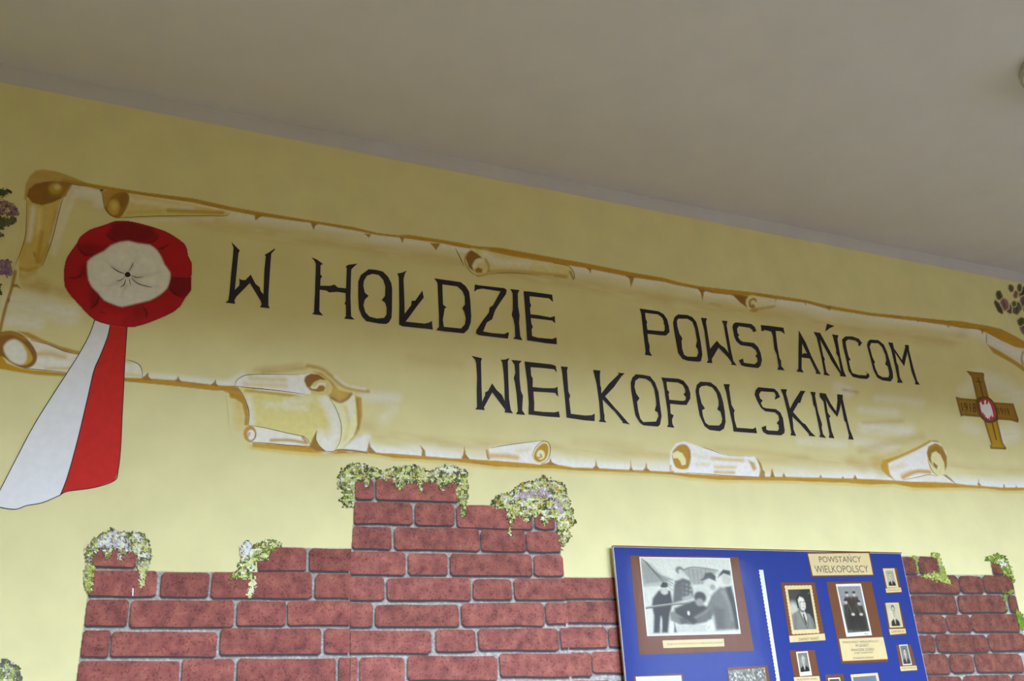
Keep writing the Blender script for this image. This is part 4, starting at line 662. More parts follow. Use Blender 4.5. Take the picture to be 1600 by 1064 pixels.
for pk, (label, outl, bricks) in enumerate(PANELS):
    polys = [brick_poly(b, seam=seams(pk, b)) for b in bricks]
    t = thing('brick_wallpaper_panel', U(np.mean([p[0] for p in outl]), 1200, -0.001), label, 'brick panel', 'brick wallpaper panels')
    o_ = np.array(outl)
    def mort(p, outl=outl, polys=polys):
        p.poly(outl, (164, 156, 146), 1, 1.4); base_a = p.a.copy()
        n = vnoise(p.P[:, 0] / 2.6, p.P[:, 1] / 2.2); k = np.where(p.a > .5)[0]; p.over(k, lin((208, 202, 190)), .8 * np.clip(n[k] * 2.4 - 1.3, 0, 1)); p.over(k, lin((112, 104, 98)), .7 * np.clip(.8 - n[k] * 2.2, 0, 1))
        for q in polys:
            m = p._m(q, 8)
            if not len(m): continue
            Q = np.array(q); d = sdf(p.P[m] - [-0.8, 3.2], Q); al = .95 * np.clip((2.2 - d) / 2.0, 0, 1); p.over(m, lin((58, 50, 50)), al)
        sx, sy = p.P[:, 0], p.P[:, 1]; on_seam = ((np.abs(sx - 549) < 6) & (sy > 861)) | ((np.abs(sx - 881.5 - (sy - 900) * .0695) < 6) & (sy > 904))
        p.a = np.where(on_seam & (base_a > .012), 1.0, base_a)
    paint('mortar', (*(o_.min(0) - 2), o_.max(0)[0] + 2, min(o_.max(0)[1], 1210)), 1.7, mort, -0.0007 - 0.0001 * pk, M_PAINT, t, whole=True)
    for q, bb in zip(polys, bricks):
        c = np.mean(q, 0); Q = np.array(q); n = len(q)
        inner = c + (Q - c) * (1 - 1.5 / np.maximum(np.abs(Q - c).max(0), 4))
        sl, sr = seams(pk, bb)
        if sl: inner[:, 0] = np.where(np.abs(Q[:, 0] - (bb[0] - .4)) < 3, Q[:, 0], inner[:, 0])
        if sr: inner[:, 0] = np.where(np.abs(Q[:, 0] - (bb[2] + .4)) < 3, Q[:, 0], inner[:, 0])
        V = np.concatenate([UA(Q, -0.0011), UA(Q, -0.0018), UA(inner, -0.0027)])
        F = [(i, (i + 1) % n, n + (i + 1) % n, n + i) for i in range(n)] + [(n + i, n + (i + 1) % n, 2 * n + (i + 1) % n, 2 * n + i) for i in range(n)] + [tuple(range(2 * n, 3 * n))]
        V = np.array(V); a_, b_, c_ = V[F[-1][0]], V[F[-1][n // 3]], V[F[-1][2 * n // 3]]
        if np.cross(b_ - a_, c_ - a_)[1] > 0: F = [tuple(reversed(f)) for f in F]
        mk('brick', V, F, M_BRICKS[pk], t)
# two scuffs of bare paper
t = thing('paper_scuff', U(207, 925, -0.005), 'thin white scratch on the brick of the left panel', 'scratch'); mk('scratch_mark', *flat_vf([[(207, 919), (209, 919), (208.5, 931), (206.5, 931)]], -0.0030), M_WHITE, t)

# ------------------------------------------------------------------ painted plants
GR, GD, GY, GW, GP, GO = (150, 160, 62), (84, 88, 54), (206, 206, 118), (234, 232, 206), (178, 156, 160), (190, 156, 60)
def dabs(name, region, n, pal, wts, size, y, parent, jit=2.0, seed=0, solid=True):
    """one soft underpainting of the sprig plus its many small brush dabs, joined: nobody could count them"""
    rg = np.random.default_rng(seed); Q = np.asarray(region, float); w_ = np.array(wts, float) / sum(wts); lo, hi = Q.min(0) - 4, Q.max(0) + 4
    def under(p):
        d = sdf(p.P, Q); e = vnoise(p.P[:, 0] / 1.9 + seed, p.P[:, 1] / 1.9 + 3) * 7 - 4.2 + vnoise(p.P[:, 0] / 6 + seed, p.P[:, 1] / 6) * 6 - 3.4; k = np.arange(len(p.P))
        al = np.clip((0.8 - d + e) / 2.2, 0, 1); order = list(np.argsort([sum(c) for c in pal]))
        if len(order) > 2: order[0], order[1] = order[1], order[0]
        for r, i in enumerate(order):
            nz = 0.62 * vnoise(p.P[:, 0] / (size * 2.1) + seed * 7 + r * 11, p.P[:, 1] / (size * 2.1) + r * 5) + 0.38 * vnoise(p.P[:, 0] / (size * .62) + r * 3, p.P[:, 1] / (size * .62) + seed)
            a = al if r == 0 and solid else al * np.clip((nz - (0.70 - 0.45 * w_[i])) * 6, 0, 0.95)
            p.over(k, lin(pal[i]), a)
    o = paint(name, (*lo, *hi), 1.1, under, y, M_DAB, parent, 0.5); o['kind'] = 'stuff'
    P = lo + rg.random((n * 6, 2)) * (hi - lo); P = P[sdf(P, Q) < jit * rg.random(len(P)) ** 2][:n]; F, C, pts = [], [], []; k = 6; pl_ = [lin(c) for c in pal]
    if not len(P): return o
    for i, c in enumerate(P):
        s_ = size * 0.46 * (0.5 + 0.9 * rg.random()); el = 0.5 + 0.5 * rg.random(); ro = rg.random() * 3.14; a = np.arange(k) / k * 6.283; rr = s_ * (0.7 + 0.5 * rg.random(k))
        x, yy = rr * np.cos(a), rr * el * np.sin(a); pts.append(np.stack([c[0] + x * math.cos(ro) - yy * math.sin(ro), c[1] + x * math.sin(ro) + yy * math.cos(ro)], 1))
        col = pl_[rg.choice(len(pl_), p=w_)] * (0.85 + 0.3 * rg.random()); C += [(*np.clip(col, 0, 1), 1.0)] * k; F.append(tuple(range(i * k, i * k + k))[::-1])
    A = UA(np.concatenate(pts), y - 0.0002)
    d_ = mk(name, A, F, M_DAB, parent, C); d_['kind'] = 'stuff'; return o
PAL_W = [GD, GR, GY, GW, GP, GO]
def plant(name, label, base, layers, seed):
    t = thing(name, U(*base, -0.003), label, 'painted plant', 'painted climbing plants')
    for i, (nm, reg, n, pal, wts, size) in enumerate(layers): dabs(nm, reg, n, pal, wts, size, -0.0030 - 0.0004 * i, t, seed=seed * 10 + i, solid=(i == 0 or nm == 'leaf_dabs'))
z = lambda pts: Zm(110, 820, 6.65, pts)
c1 = z([(160,300),(200,200),(280,120),(400,80),(430,50),(540,80),(700,90),(790,110),(830,230),(840,320),(800,420),(700,450),(690,400),(700,330),(640,280),(560,300),(540,390),(510,380),(500,250),(440,240),(380,380),(350,280),(300,250),(240,300),(230,380),(170,390)])
plant('painted_flowers', 'white and lilac flowers trailing over the low end of the left panel', (180, 930), [
 ('leaf_dabs', c1, 150, [GD, GR, (110, 116, 70), GO], [4, 3, 2, 1], 3.2), ('leaf_dabs', z([(155,400),(245,380),(250,520),(225,640),(235,700),(180,730),(140,640),(150,500)]), 120, [GR, GY, GD, GW], [3, 3, 2, 1], 1.7),
 ('leaf_dabs', z([(690,430),(810,390),(790,540),(750,650),(715,650),(720,540)]), 60, [GY, GR, GW], [3, 2, 2], 1.9), ('blossom_dabs', c1, 270, [GW, GP, GY, GR, (206, 190, 204)], [3, 2, 3, 1.5, 2], 2.3), ('blossom_dabs', z([(280,150),(400,90),(560,120),(580,220),(480,240),(320,220)]), 90, [GW, GP, (214, 204, 216)], [3, 2, 2], 2.4)], 1)
z = lambda pts: Zm(340, 830, 6.65, pts)
c2 = z([(235,180),(320,95),(350,170),(500,90),(600,100),(660,140),(560,200),(520,290),(400,310),(390,380),(330,500),(240,500),(140,495),(130,450),(220,430),(210,330),(260,260)])
plant('painted_flowers', 'small spray of white flowers hanging over the step of the left panel', (390, 930), [
 ('leaf_dabs', c2, 110, [GD, GR, (96, 112, 40), GO], [4, 3, 2, 1], 2.8), ('blossom_dabs', c2, 170, [GW, GY, GR, GD], [2, 3, 2, 1], 2.2), ('blossom_dabs', z([(230,180),(300,95),(350,110),(330,260),(270,310),(240,240)]), 55, [GW, (222, 218, 222)], [1, 1], 2.3), ('blossom_dabs', z([(330,480),(400,480),(400,580),(345,680),(310,660),(320,560)]), 45, [(226, 224, 180), GY, GW], [3, 2, 1], 1.9)], 2)
z = lambda pts: Zm(530, 710, 6.65, pts)
c3 = z([(0,180),(120,100),(200,90),(340,130),(440,180),(540,140),(700,110),(830,125),(960,180),(1080,150),(1200,120),(1320,190),(1335,300),(1330,520),(1310,650),(1280,640),(1260,520),(1220,400),(1230,300),(1150,290),(1060,380),(1000,290),(880,280),(850,420),(800,290),(690,300),(640,380),(580,320),(540,220),(480,290),(330,210),(320,300),(270,380),(230,260),(170,280),(140,400),(150,560),(90,560),(10,480),(60,380),(0,330)])
plant('painted_ivy', 'green ivy with pale blossoms along the top of the tall middle panel', (640, 800), [
 ('leaf_dabs', c3, 300, [GD, GR, (64, 74, 60), (128, 140, 60)], [4, 3, 2, 2], 3.0), ('blossom_dabs', c3, 560, [GY, GR, GW, GP, GO, (186, 196, 120)], [4, 3, 2, 1, .8, 3], 2.0), ('blossom_dabs', z([(1050,150),(1100,100),(1220,110),(1250,170),(1150,200)]), 40, [(232, 232, 196), GW], [2, 1], 2.2)], 3)
z = lambda pts: Zm(740, 730, 6.65, pts)
c4 = z([(170,380),(260,290),(400,250),(470,180),(600,150),(740,100),(940,180),(980,330),(1030,450),(1050,570),(990,640),(1030,720),(950,760),(940,870),(910,800),(870,680),(870,560),(800,530),(730,610),(700,480),(540,560),(460,500),(400,570),(390,700),(360,700),(370,560),(340,430),(220,430)])
plant('painted_flowers', 'dense white and lilac flower mound on the right shoulder of the middle panel', (860, 860), [
 ('leaf_dabs', c4, 300, [GD, (96, 108, 50), GO, (64, 72, 66)], [4, 3, 2, 2], 3.2), ('blossom_dabs', c4, 560, [GY, GR, GW, GP, GO, (186, 196, 120)], [4, 2.5, 2.5, 1, 1.4, 3], 2.1), ('blossom_dabs', z([(370,270),(560,250),(640,230),(800,230),(820,300),(940,380),(930,480),(860,440),(760,300),(560,320),(420,340)]), 60, [GP, (206, 184, 200), GW], [3, 2, 1], 2.2)], 4)
z = lambda pts: Zm(1400, 840, 4.75, pts)
plant('painted_ivy', 'thin ivy sprig hanging on the step beside the blue board', (1465, 915), [
 ('leaf_dabs', z([(265,125),(310,120),(345,200),(375,260),(410,330),(400,360),(330,320),(250,310),(180,290),(190,270),(270,265),(325,250),(310,170)]), 120, [GR, GY, (150, 160, 100), GD], [3, 3, 2, 1], 1.9), ('leaf_dabs', z([(120,140),(150,145),(172,265),(158,270),(148,180)]), 30, [GR, (150, 150, 90)], [1, 1], 1.6)], 5)
plant('painted_ivy', 'ivy with a white bloom down the outer edge of the right panel', (1590, 985), [
 ('leaf_dabs', z([(665,150),(700,125),(810,140),(850,200),(885,345),(850,300),(800,280),(760,180),(690,185)]), 130, [GR, (104, 130, 40), GD, GY], [3, 3, 1, 2], 2.0), ('blossom_dabs', z([(760,165),(810,160),(830,210),(790,220)]), 30, [GW, GP], [3, 1], 1.9), ('leaf_dabs', z([(800,400),(870,395),(870,415),(820,420),(830,540),(815,530)]), 40, [(120, 130, 60), GR], [1, 1], 1.7), ('leaf_dabs', z([(870,530),(920,550),(950,620),(948,690),(905,640)]), 60, [(104, 140, 36), GR, GD], [3, 2, 1], 2.0)], 6)
z = lambda pts: Zm(0, 250, 5.32, pts)
plant('painted_flowers', 'lilac flower cluster at the left border above the banner corner', (8, 375), [
 ('leaf_dabs', z([(-60,250),(80,235),(85,265),(30,305),(-60,310)]), 40, [GD, (92, 104, 70)], [2, 1], 2.4), ('leaf_dabs', z([(-60,470),(130,480),(140,510),(60,550),(0,580),(20,630),(-60,650)]), 70, [GD, (92, 100, 66), (120, 116, 80)], [2, 2, 1], 2.6), ('blossom_dabs', z([(-60,330),(30,330),(120,380),(165,430),(130,470),(40,460),(-60,470)]), 110, [(140, 96, 128), (168, 124, 148), (112, 84, 92), (176, 150, 110)], [3, 3, 1.5, 1], 2.6)], 7)
plant('painted_flowers', 'little lilac bloom beside the left edge of the parchment', (8, 432), [
 ('blossom_dabs', z([(0,850),(50,825),(95,850),(100,940),(60,960),(0,940)]), 60, [(132, 92, 128), (180, 156, 176), (150, 112, 146)], [2, 2, 2], 2.2), ('leaf_dabs', z([(-60,1050),(5,1050),(5,1110),(-60,1120)]), 20, [GD], [1], 2.0)], 8)
plant('painted_flowers', 'green and violet tuft at the lower left corner', (8, 1064), [
 ('leaf_dabs', [(-20, 1040), (6, 1032), (28, 1038), (36, 1056), (34, 1090), (-20, 1090)], 120, [GD, (110, 104, 110), GR], [3, 2, 2], 2.6), ('blossom_dabs', [(-20, 1044), (12, 1038), (26, 1046), (28, 1080), (-20, 1080)], 110, [GR, GY, (170, 178, 130), (150, 140, 150), GW], [3, 2, 3, 1, 1], 2.3)], 9)
t = thing('painted_vine', U(1590, 520, -0.003), 'dark leaves and mauve petals at the upper right border', 'painted plant', 'painted climbing plants')
z = lambda pts: Zm(1500, 430, 7.09, pts)
for nm, c, rx, ry, ro, col in [('leaf', (435, 222), 34, 52, -.3, (84, 80, 44)), ('leaf', (428, 355), 28, 78, -.5, (82, 66, 44)), ('petal', (492, 325), 42, 62, -.3, (138, 98, 96)), ('petal', (545, 370), 36, 56, -.3, (110, 78, 84)), ('leaf', (632, 365), 44, 66, .2, (90, 84, 66)), ('leaf', (600, 315), 26, 30, 0, (104, 94, 52)),
                               ('leaf', (566, 145), 28, 40, -.3, (92, 84, 48)), ('petal', (620, 212), 26, 40, .2, (138, 96, 84)), ('leaf', (660, 140), 26, 42, 0, (84, 80, 52)), ('leaf', (700, 195), 46, 64, 0, (72, 68, 54)), ('petal', (705, 300), 42, 72, 0, (120, 84, 96)), ('leaf', (678, 512), 38, 46, .3, (84, 80, 44)), ('petal', (712, 585), 48, 70, -.3, (132, 84, 106)), ('leaf', (760, 360), 50, 70, .2, (86, 80, 56)), ('leaf', (760, 110), 40, 60, .2, (82, 78, 52))]:
    cc = z([c])[0]; rx, ry = rx / 7.09, ry / 7.09
    an = np.linspace(0, 2 * np.pi, 14, endpoint=False); jr = 1.12 + 0.28 * (RNG.random(14) - .5); lx_, ly_ = rx * jr * np.cos(an), ry * jr * np.sin(an)
    shp = np.stack([cc[0] + lx_ * math.cos(ro) - ly_ * math.sin(ro), cc[1] + lx_ * math.sin(ro) + ly_ * math.cos(ro)], 1)
    def lf(p, shp=shp, cc=cc, rx=rx, ry=ry, ro=ro, col=col):
        p.poly(shp, col, .95, 1.5, smooth=2); tip = (cc[0] - ry * .8 * math.sin(-ro), cc[1] - ry * .8 * math.cos(ro)); end = (cc[0] + ry * .8 * math.sin(-ro), cc[1] + ry * .8 * math.cos(ro))
        p.line([tip, end], rx * .7, tuple(int(v * .74) for v in col), .7, 1.6, taper=2); p.line([(tip[0] + rx * .5, tip[1]), (cc[0] + rx * .5, cc[1])], 1.4, tuple(min(255, int(v * 1.3)) for v in col), .6, 1.0)
    paint(nm, (cc[0] - ry - 4, cc[1] - ry - 4, cc[0] + ry + 4, cc[1] + ry + 4), 1.0, lf, -0.0016 - random.random() * .0006, M_PAINT, t, 0.25)

# ------------------------------------------------------------------ blue display board
YB = -0.034
M_BLUE = flat_mat('blue_card', (36, 56, 130), .7, .05, 60.0); M_BROWN = flat_mat('brown_card', (118, 72, 42), .8, .06); M_CREAM = flat_mat('cream_paper', (228, 202, 142), .8, .03); M_WPAPER = flat_mat('white_paper', (230, 226, 204), .7, .02)
M_PHOTO = wall_paint('photo_print', True); M_GREY = flat_mat('grey_print', (92, 84, 80), .8, .05); M_EDGE = flat_mat('board_edge', (214, 212, 214), .6, .03)
tl, tr = U(958.5, 858, YB), U(1407.2, 861, YB); bx0, bx1, bz1 = tl[0], tr[0], (tl[2] + tr[2]) / 2; bz0 = bz1 - 0.98
board = thing('display_board', ((bx0 + bx1) / 2, YB, bz0), 'blue notice board with old photographs under clear sheet', 'notice board')
mk('backing', *box_vf(bx0, bx1, YB + .0006, YB + .010, bz0, bz1), M_EDGE, board)
mk('blue_sheet', [(bx0 + .002, YB, bz0 + .002), (bx1 - .002, YB, bz0 + .002), (bx1 - .002, YB, bz1 - .002), (bx0 + .002, YB, bz1 - .002)], [(0, 1, 2, 3)], M_BLUE, board)
for xx in (bx0 + .12, bx1 - .12): mk('hanger', *box_vf(xx - .02, xx + .02, YB + .010, 0, bz1 - .12, bz1 - .08), M_EDGE, board)
mk('top_binding', *box_vf(bx0, bx1, YB - .0042, YB + .010, bz1, bz1 + .003), M_BROWN, board)
def card(name, quad, m, parent, y): 
    V, F = flat_vf([quad], y); return mk(name, V, F, m, parent)
G = lambda v: (v, v, v)
def portrait(bgc, suit, face=205, hair=60, cx=50, cy=38, s=1.0, tone=(1, 1, 1)):
    def t(v): return tuple(int(min(255, v * k)) for k in tone)
    def f(p):
        p.poly([(-9, -9), (109, -9), (109, 109), (-9, 109)], t(bgc), 1, 1); p.disc((cx - 30, 60), 30, 40, t(min(255, bgc + 30)), .5, 20)
        p.poly([(cx - 48 * s, 112), (cx - 42 * s, 80), (cx - 16 * s, 68), (cx + 16 * s, 68), (cx + 42 * s, 80), (cx + 48 * s, 112)], t(suit), 1, 4)
        p.poly([(cx - 10 * s, 66), (cx + 10 * s, 66), (cx + 2, 92), (cx - 3, 92)], t(225), 1, 2); p.line([(cx, 70), (cx, 94)], 4, t(50), .9, 1.5); p.disc((cx, cy + 18), 10 * s, 14, t(face - 25), 1, 3)
        p.disc((cx, cy - 8), 19 * s, 17, t(hair), 1, 3); p.disc((cx, cy + 2), 16 * s, 20, t(face), 1, 3); p.disc((cx + 8 * s, cy + 6), 7 * s, 14, t(face - 50), .5, 5)
        p.line([(cx - 9 * s, cy), (cx - 3 * s, cy)], 3, t(80), .8, 1.5); p.line([(cx + 3 * s, cy), (cx + 9 * s, cy)], 3, t(80), .8, 1.5); p.line([(cx, cy), (cx - 1, cy + 8)], 2, t(130), .7, 1.5); p.line([(cx - 5 * s, cy + 13), (cx + 5 * s, cy + 13)], 2.5, t(105), .8, 1.5)
    return f
def inset(q, l, t_, r, b):
    q = np.asarray(q, float); f = lambda u, v: tuple(q[0] * (1 - u) * (1 - v) + q[1] * u * (1 - v) + q[2] * u * v + q[3] * (1 - u) * v)
    return [f(l, t_), f(1 - r, t_), f(1 - r, 1 - b), f(l, 1 - b)]
def caption(parent, quad, lines, y=YB - .0022, m=None):
    card('caption', quad, M_CREAM, parent, y)
    V, F = join_vf([text_vf(s, inset(quad, l, t_, r, b), y - .0004) for s, l, t_, r, b in lines]); mk('caption_text', V, F, m or M_GREY, parent)
# --- large photograph
Z = lambda pts: Zm(980, 860, 6.26, pts)
mt = card('photo_mount', Z([(30, 50), (1085, 65), (1240, 980), (120, 1020)]), M_BROWN, board, YB - .0008); mt['label'] = 'brown card with large group photograph'
card('photo_border', Z([(118, 62), (1005, 75), (1112, 815), (195, 838)]), M_WPAPER, mt, YB - .0014)
QI = Z([(130, 72), (996, 84), (1098, 803), (206, 826)])
_q = np.array(QI)
def inv(pts):           # px -> unit x100 coordinates of the photograph (affine is close enough for this near-parallelogram)
    A = np.stack([_q[1] - _q[0], _q[3] - _q[0]], 1); return [tuple(np.linalg.solve(A, np.array(p) - _q[0]) * 100) for p in Z(pts)]
def bigphoto(p):
    I = inv; g = lambda v: (v, int(v * 1.01), int(v * 1.01))
    p.poly([(-9, -9), (109, -9), (109, 109), (-9, 109)], g(214), 1, 1); p.poly(I([(120, 90), (230, 140), (330, 240), (440, 290), (350, 325), (150, 340)]), g(140), .9, 4); p.line(I([(140, 345), (440, 330)]), 3, g(170), .8, 2)
    for k in range(4): p.line(I([(140 + 18 * k, 80 + 12 * k), (300, 230 + 10 * k), (440, 290 + 34 * k)]), .9, g(90), .8, .7)
    p.poly(I([(540, 195), (600, 168), (780, 175), (880, 205), (800, 340), (640, 345), (600, 300)]), g(150), .9, 2.5)
    for k in range(5): p.line(I([(600 + 40 * k, 190), (615 + 38 * k, 330)]), .8, g(120), .6, .7)
    p.line(I([(545, 195), (650, 165), (880, 200)]), 1.4, g(90), .8, .8)
    p.poly(I([(240, 540), (248, 470), (300, 400), (340, 380), (420, 400), (442, 520), (412, 640), (395, 812), (335, 812), (330, 650), (318, 812), (255, 812), (260, 640)]), g(56), 1, 1.8); p.disc(I([(362, 402)])[0], 4.2, 4.6, g(190), 1, 1.5); p.poly(I([(322, 350), (345, 312), (385, 318), (400, 350), (380, 368), (330, 365)]), g(50), 1, 1)
    p.poly(I([(325, 660), (338, 680), (336, 770), (322, 740)]), g(214), .9, 1)
    p.disc(I([(510, 195)])[0], 4.6, 5, g(120), 1, 1.5); p.disc(I([(522, 215)])[0], 2.6, 3.6, g(205), .9, 1.5); p.poly(I([(470, 250), (540, 228), (600, 270), (610, 300), (470, 320)]), g(205), 1, 2)
    p.poly(I([(455, 340), (480, 300), (540, 275), (610, 300), (640, 400), (640, 470), (540, 500), (440, 525)]), g(88), 1, 2)
    for k in range(16): p.disc(I([(470 + (k * 37) % 150, 310 + (k * 53) % 170)])[0], 1.3, 1.6, g(60 + (k * 29) % 120), .7, 1.2)
    p.poly(I([(640, 380), (720, 360), (800, 400), (790, 470), (660, 430)]), g(200), .9, 3)
    p.poly(I([(600, 510), (650, 500), (760, 560), (830, 600), (810, 690), (640, 745), (530, 725), (450, 640), (455, 570)]), g(66), 1, 2.5); p.disc(I([(705, 470)])[0], 7, 8, g(70), 1, 2); p.disc(I([(700, 520)])[0], 4.4, 5, g(150), 1, 2)
    p.poly(I([(410, 615), (440, 600), (520, 655), (610, 720), (500, 735), (420, 690)]), g(124), 1, 1.8); p.poly(I([(500, 670), (560, 670), (600, 720), (520, 738)]), g(80), .9, 2); p.disc(I([(592, 625)])[0], 1.4, 3, g(220), 1, .8)
    p.line(I([(178, 562), (300, 548), (420, 535), (600, 520)]), 3, g(96), 1, .8); p.line(I([(178, 555), (420, 528), (600, 514)]), .9, g(206), .9, .6); p.poly(I([(530, 470), (620, 440), (640, 480), (600, 500), (540, 495)]), g(170), .9, 1.5)
    p.poly(I([(640, 665), (760, 585), (820, 450), (870, 470), (830, 640), (760, 720), (690, 730)]), g(104), 1, 2); p.line(I([(660, 670), (780, 600), (840, 470)]), 2, g(140), .7, 2)
    p.poly(I([(830, 430), (900, 370), (990, 380), (1040, 560), (1085, 805), (850, 805), (830, 650), (790, 570)]), g(118), 1, 2.5); p.line(I([(930, 420), (1000, 560), (1020, 700)]), 5, g(160), .6, 4); p.poly(I([(830, 560), (930, 600), (940, 800), (860, 800)]), g(84), .7, 4)
    p.disc(I([(795, 335)])[0], 5.6, 7, g(205), 1, 1.6); p.poly(I([(705, 300), (740, 275), (760, 225), (820, 220), (862, 260), (858, 310), (800, 278), (740, 298)]), g(66), 1, 1.2); p.disc(I([(830, 370)])[0], 3, 4, g(120), .7, 2)
    p.poly(I([(950, 370), (1010, 360), (1040, 500), (1090, 795), (1040, 805), (1000, 560)]), g(74), 1, 2); p.disc(I([(962, 295)])[0], 5.2, 7, g(190), 1, 2); p.poly(I([(878, 275), (900, 230), (935, 190), (1005, 205), (1005, 255), (940, 232), (900, 260)]), g(70), 1, 1.4)
    p.poly(I([(470, 742), (640, 750), (760, 740), (790, 812), (480, 812)]), g(196), .9, 2); p.poly(I([(455, 700), (480, 812), (450, 812)]), g(70), .9, 1); p.poly(I([(750, 785), (790, 735), (832, 750), (822, 802), (770, 806)]), g(220), 1, 1.4); p.line(I([(770, 790), (790, 760)]), .8, g(110), .8, .6)
    n = vnoise(p.P[:, 0] * 1.3, p.P[:, 1] * 1.3); p.c *= (0.9 + 0.2 * n)[:, None]
paint_quad('photo_print', QI, 130, 112, bigphoto, YB - .0020, M_PHOTO, mt)
caption(mt, Z([(345, 880), (945, 862), (952, 938), (355, 955)]), [('ZDJĘCIA POWSTAŃCÓW WIELKOPOLSKICH', .06, .34, .03, .34)])
# --- title
Z = lambda pts: Zm(1180, 860, 5.215, pts)
mt = card('title_mount', Z([(420, 14), (932, 8), (972, 206), (458, 216)]), M_BROWN, board, YB - .0008); mt['label'] = 'title card reading POWSTAŃCY WIELKOPOLSCY'
card('title_paper', Z([(430, 27), (925, 21), (960, 197), (470, 205)]), M_CREAM, mt, YB - .0014)
mk('title_text', *join_vf([text_vf('POWSTAŃCY', Z([(512, 32), (858, 30), (866, 96), (526, 98)]), YB - .002), text_vf('WIELKOPOLSCY', Z([(480, 124), (915, 122), (928, 178), (492, 182)]), YB - .002)]), flat_mat('title_ink', (104, 92, 88), .8, .05), mt)
# --- zigzag divider
zl = [(30 + (y - 158) * .16 + (3.5 if k % 2 else -3.5), y) for k, y in enumerate(range(158, 1900, 15))]; zr = [(65 + (y - 158) * .152, y) for y in (158, 600, 1100, 1890)]
dv = card('divider_strip', Z(zl + list(reversed(zr))), M_WPAPER, board, YB - .0008); dv['label'] = 'white paper strip with pinked edge'
# --- portrait of a man in a light suit
Z = lambda pts: Zm(1210, 900, 9.68, pts)
mt = card('photo_mount', Z([(95, 95), (612, 95), (760, 900), (222, 920)]), M_BROWN, board, YB - .0008); mt['label'] = 'brown card with portrait of a man in a light suit'
bq = np.array([(155, 145), (560, 140), (680, 860), (270, 880)], float); sc = []
for a, b, n in ((0, 1, 16), (1, 2, 28), (2, 3, 16), (3, 0, 28)):
    e = bq[b] - bq[a]; nn = np.array([e[1], -e[0]]) / np.linalg.norm(e)
    for k in range(n): sc.append(tuple(bq[a] + e * k / n + nn * (5 if k % 2 else -3)))
card('photo_border', Z(sc), M_CREAM, mt, YB - .0014)
def man(p):
    p.poly([(-9, -9), (109, -9), (109, 109), (-9, 109)], G(58), 1, 1); p.poly([(-9, -9), (60, -9), (40, 30), (-9, 40)], G(84), .7, 12); p.disc((12, 48), 24, 17, G(200), 1, 10); p.line([(88, 12), (100, 8)], 2, G(150), .6, 2)
    p.poly([(0, 112), (-2, 66), (12, 58), (34, 52), (52, 58), (80, 62), (92, 76), (100, 112)], G(138), 1, 2.5); p.line([(16, 66), (10, 100)], 8, G(112), .7, 5); p.line([(86, 74), (92, 104)], 8, G(108), .6, 5)
    p.poly([(38, 52), (62, 56), (68, 70), (60, 84), (46, 64)], G(214), 1, 1.5); p.poly([(50, 60), (56, 62), (62, 84), (58, 92), (52, 74)], G(60), 1, 1.2); p.line([(36, 54), (46, 76), (60, 98)], 3, G(90), .9, 1.5); p.line([(66, 62), (70, 80), (62, 98)], 3, G(104), .8, 1.5)
    p.poly([(36, 44), (56, 48), (58, 58), (46, 58), (36, 52)], G(120), 1, 2); p.poly([(30, 36), (32, 20), (46, 12), (64, 18), (68, 28), (40, 34), (38, 48), (32, 46)], G(48), 1, 2); p.poly([(38, 26), (48, 18), (64, 22), (70, 36), (68, 46), (60, 53), (48, 51), (40, 42)], G(222), 1, 2.5); p.disc((44, 40), 5, 9, G(150), .6, 4)
    p.line([(46, 32), (54, 31)], 2.2, G(70), .9, 1); p.line([(60, 31), (67, 32)], 2.2, G(70), .9, 1); p.line([(59, 33), (62, 40), (59, 42)], 1.4, G(120), .8, 1); p.line([(53, 46), (62, 46)], 1.8, G(110), .9, 1)
paint_quad('photo_print', Z([(203, 205), (535, 195), (635, 800), (295, 815)]), 46, 70, man, YB - .0020, M_PHOTO, mt)
caption(mt, Z([(222, 905), (760, 868), (775, 970), (235, 1005)]), [('DAMAZY KNAST', .26, .42, .18, .16)])
# --- standing group
Z = lambda pts: Zm(1290, 900, 7.6, pts)
mt = card('photo_mount', Z([(10, 70), (545, 65), (745, 1020), (190, 1042)]), M_BROWN, board, YB - .0008); mt['label'] = 'brown card with tall photograph of standing and seated soldiers'
card('photo_border', Z([(120, 95), (420, 88), (552, 702), (248, 722)]), M_WPAPER, mt, YB - .0014)
def group(p):
    p.poly([(-9, -9), (109, -9), (109, 109), (-9, 109)], (150, 148, 160), 1, 1); p.poly([(-9, 70), (109, 66), (109, 109), (-9, 109)], (96, 96, 98), .9, 14)
    for cx, cy, s in ((34, 12, 1.0), (66, 12, 1.0), (22, 28, 1.1), (78, 32, 1.1)):
        p.poly([(cx - 13 * s, cy + 11), (cx + 13 * s, cy + 11), (cx + 17 * s, cy + 34), (cx + 15 * s, cy + 66), (cx - 15 * s, cy + 66), (cx - 17 * s, cy + 34)], (58, 54, 52), .95, 3); p.disc((cx, cy + 6), 5.5 * s, 4.6, (196, 188, 184), 1, 1.2); p.disc((cx, cy + 1.5), 8 * s, 2.6, (52, 46, 46), 1, 1.2)
        p.line([(cx, cy + 14), (cx - 4, cy + 36)], 2, (120, 112, 104), .6, 1.5)
    p.disc((48, 34), 16, 11, (66, 48, 34), .8, 6); p.poly([(20, 58), (80, 56), (84, 96), (24, 97)], (56, 52, 52), .9, 5); p.disc((42, 61), 8, 3, (206, 200, 196), 1, 1.5); p.disc((78, 62), 8, 3, (200, 196, 190), 1, 1.5); p.line([(30, 40), (40, 58)], 3, (130, 126, 122), .6, 2); p.line([(68, 40), (74, 58)], 3, (126, 122, 118), .6, 2)
    n = vnoise(p.P[:, 0] * .5, p.P[:, 1] * .8); p.c *= (0.8 + 0.4 * n)[:, None]
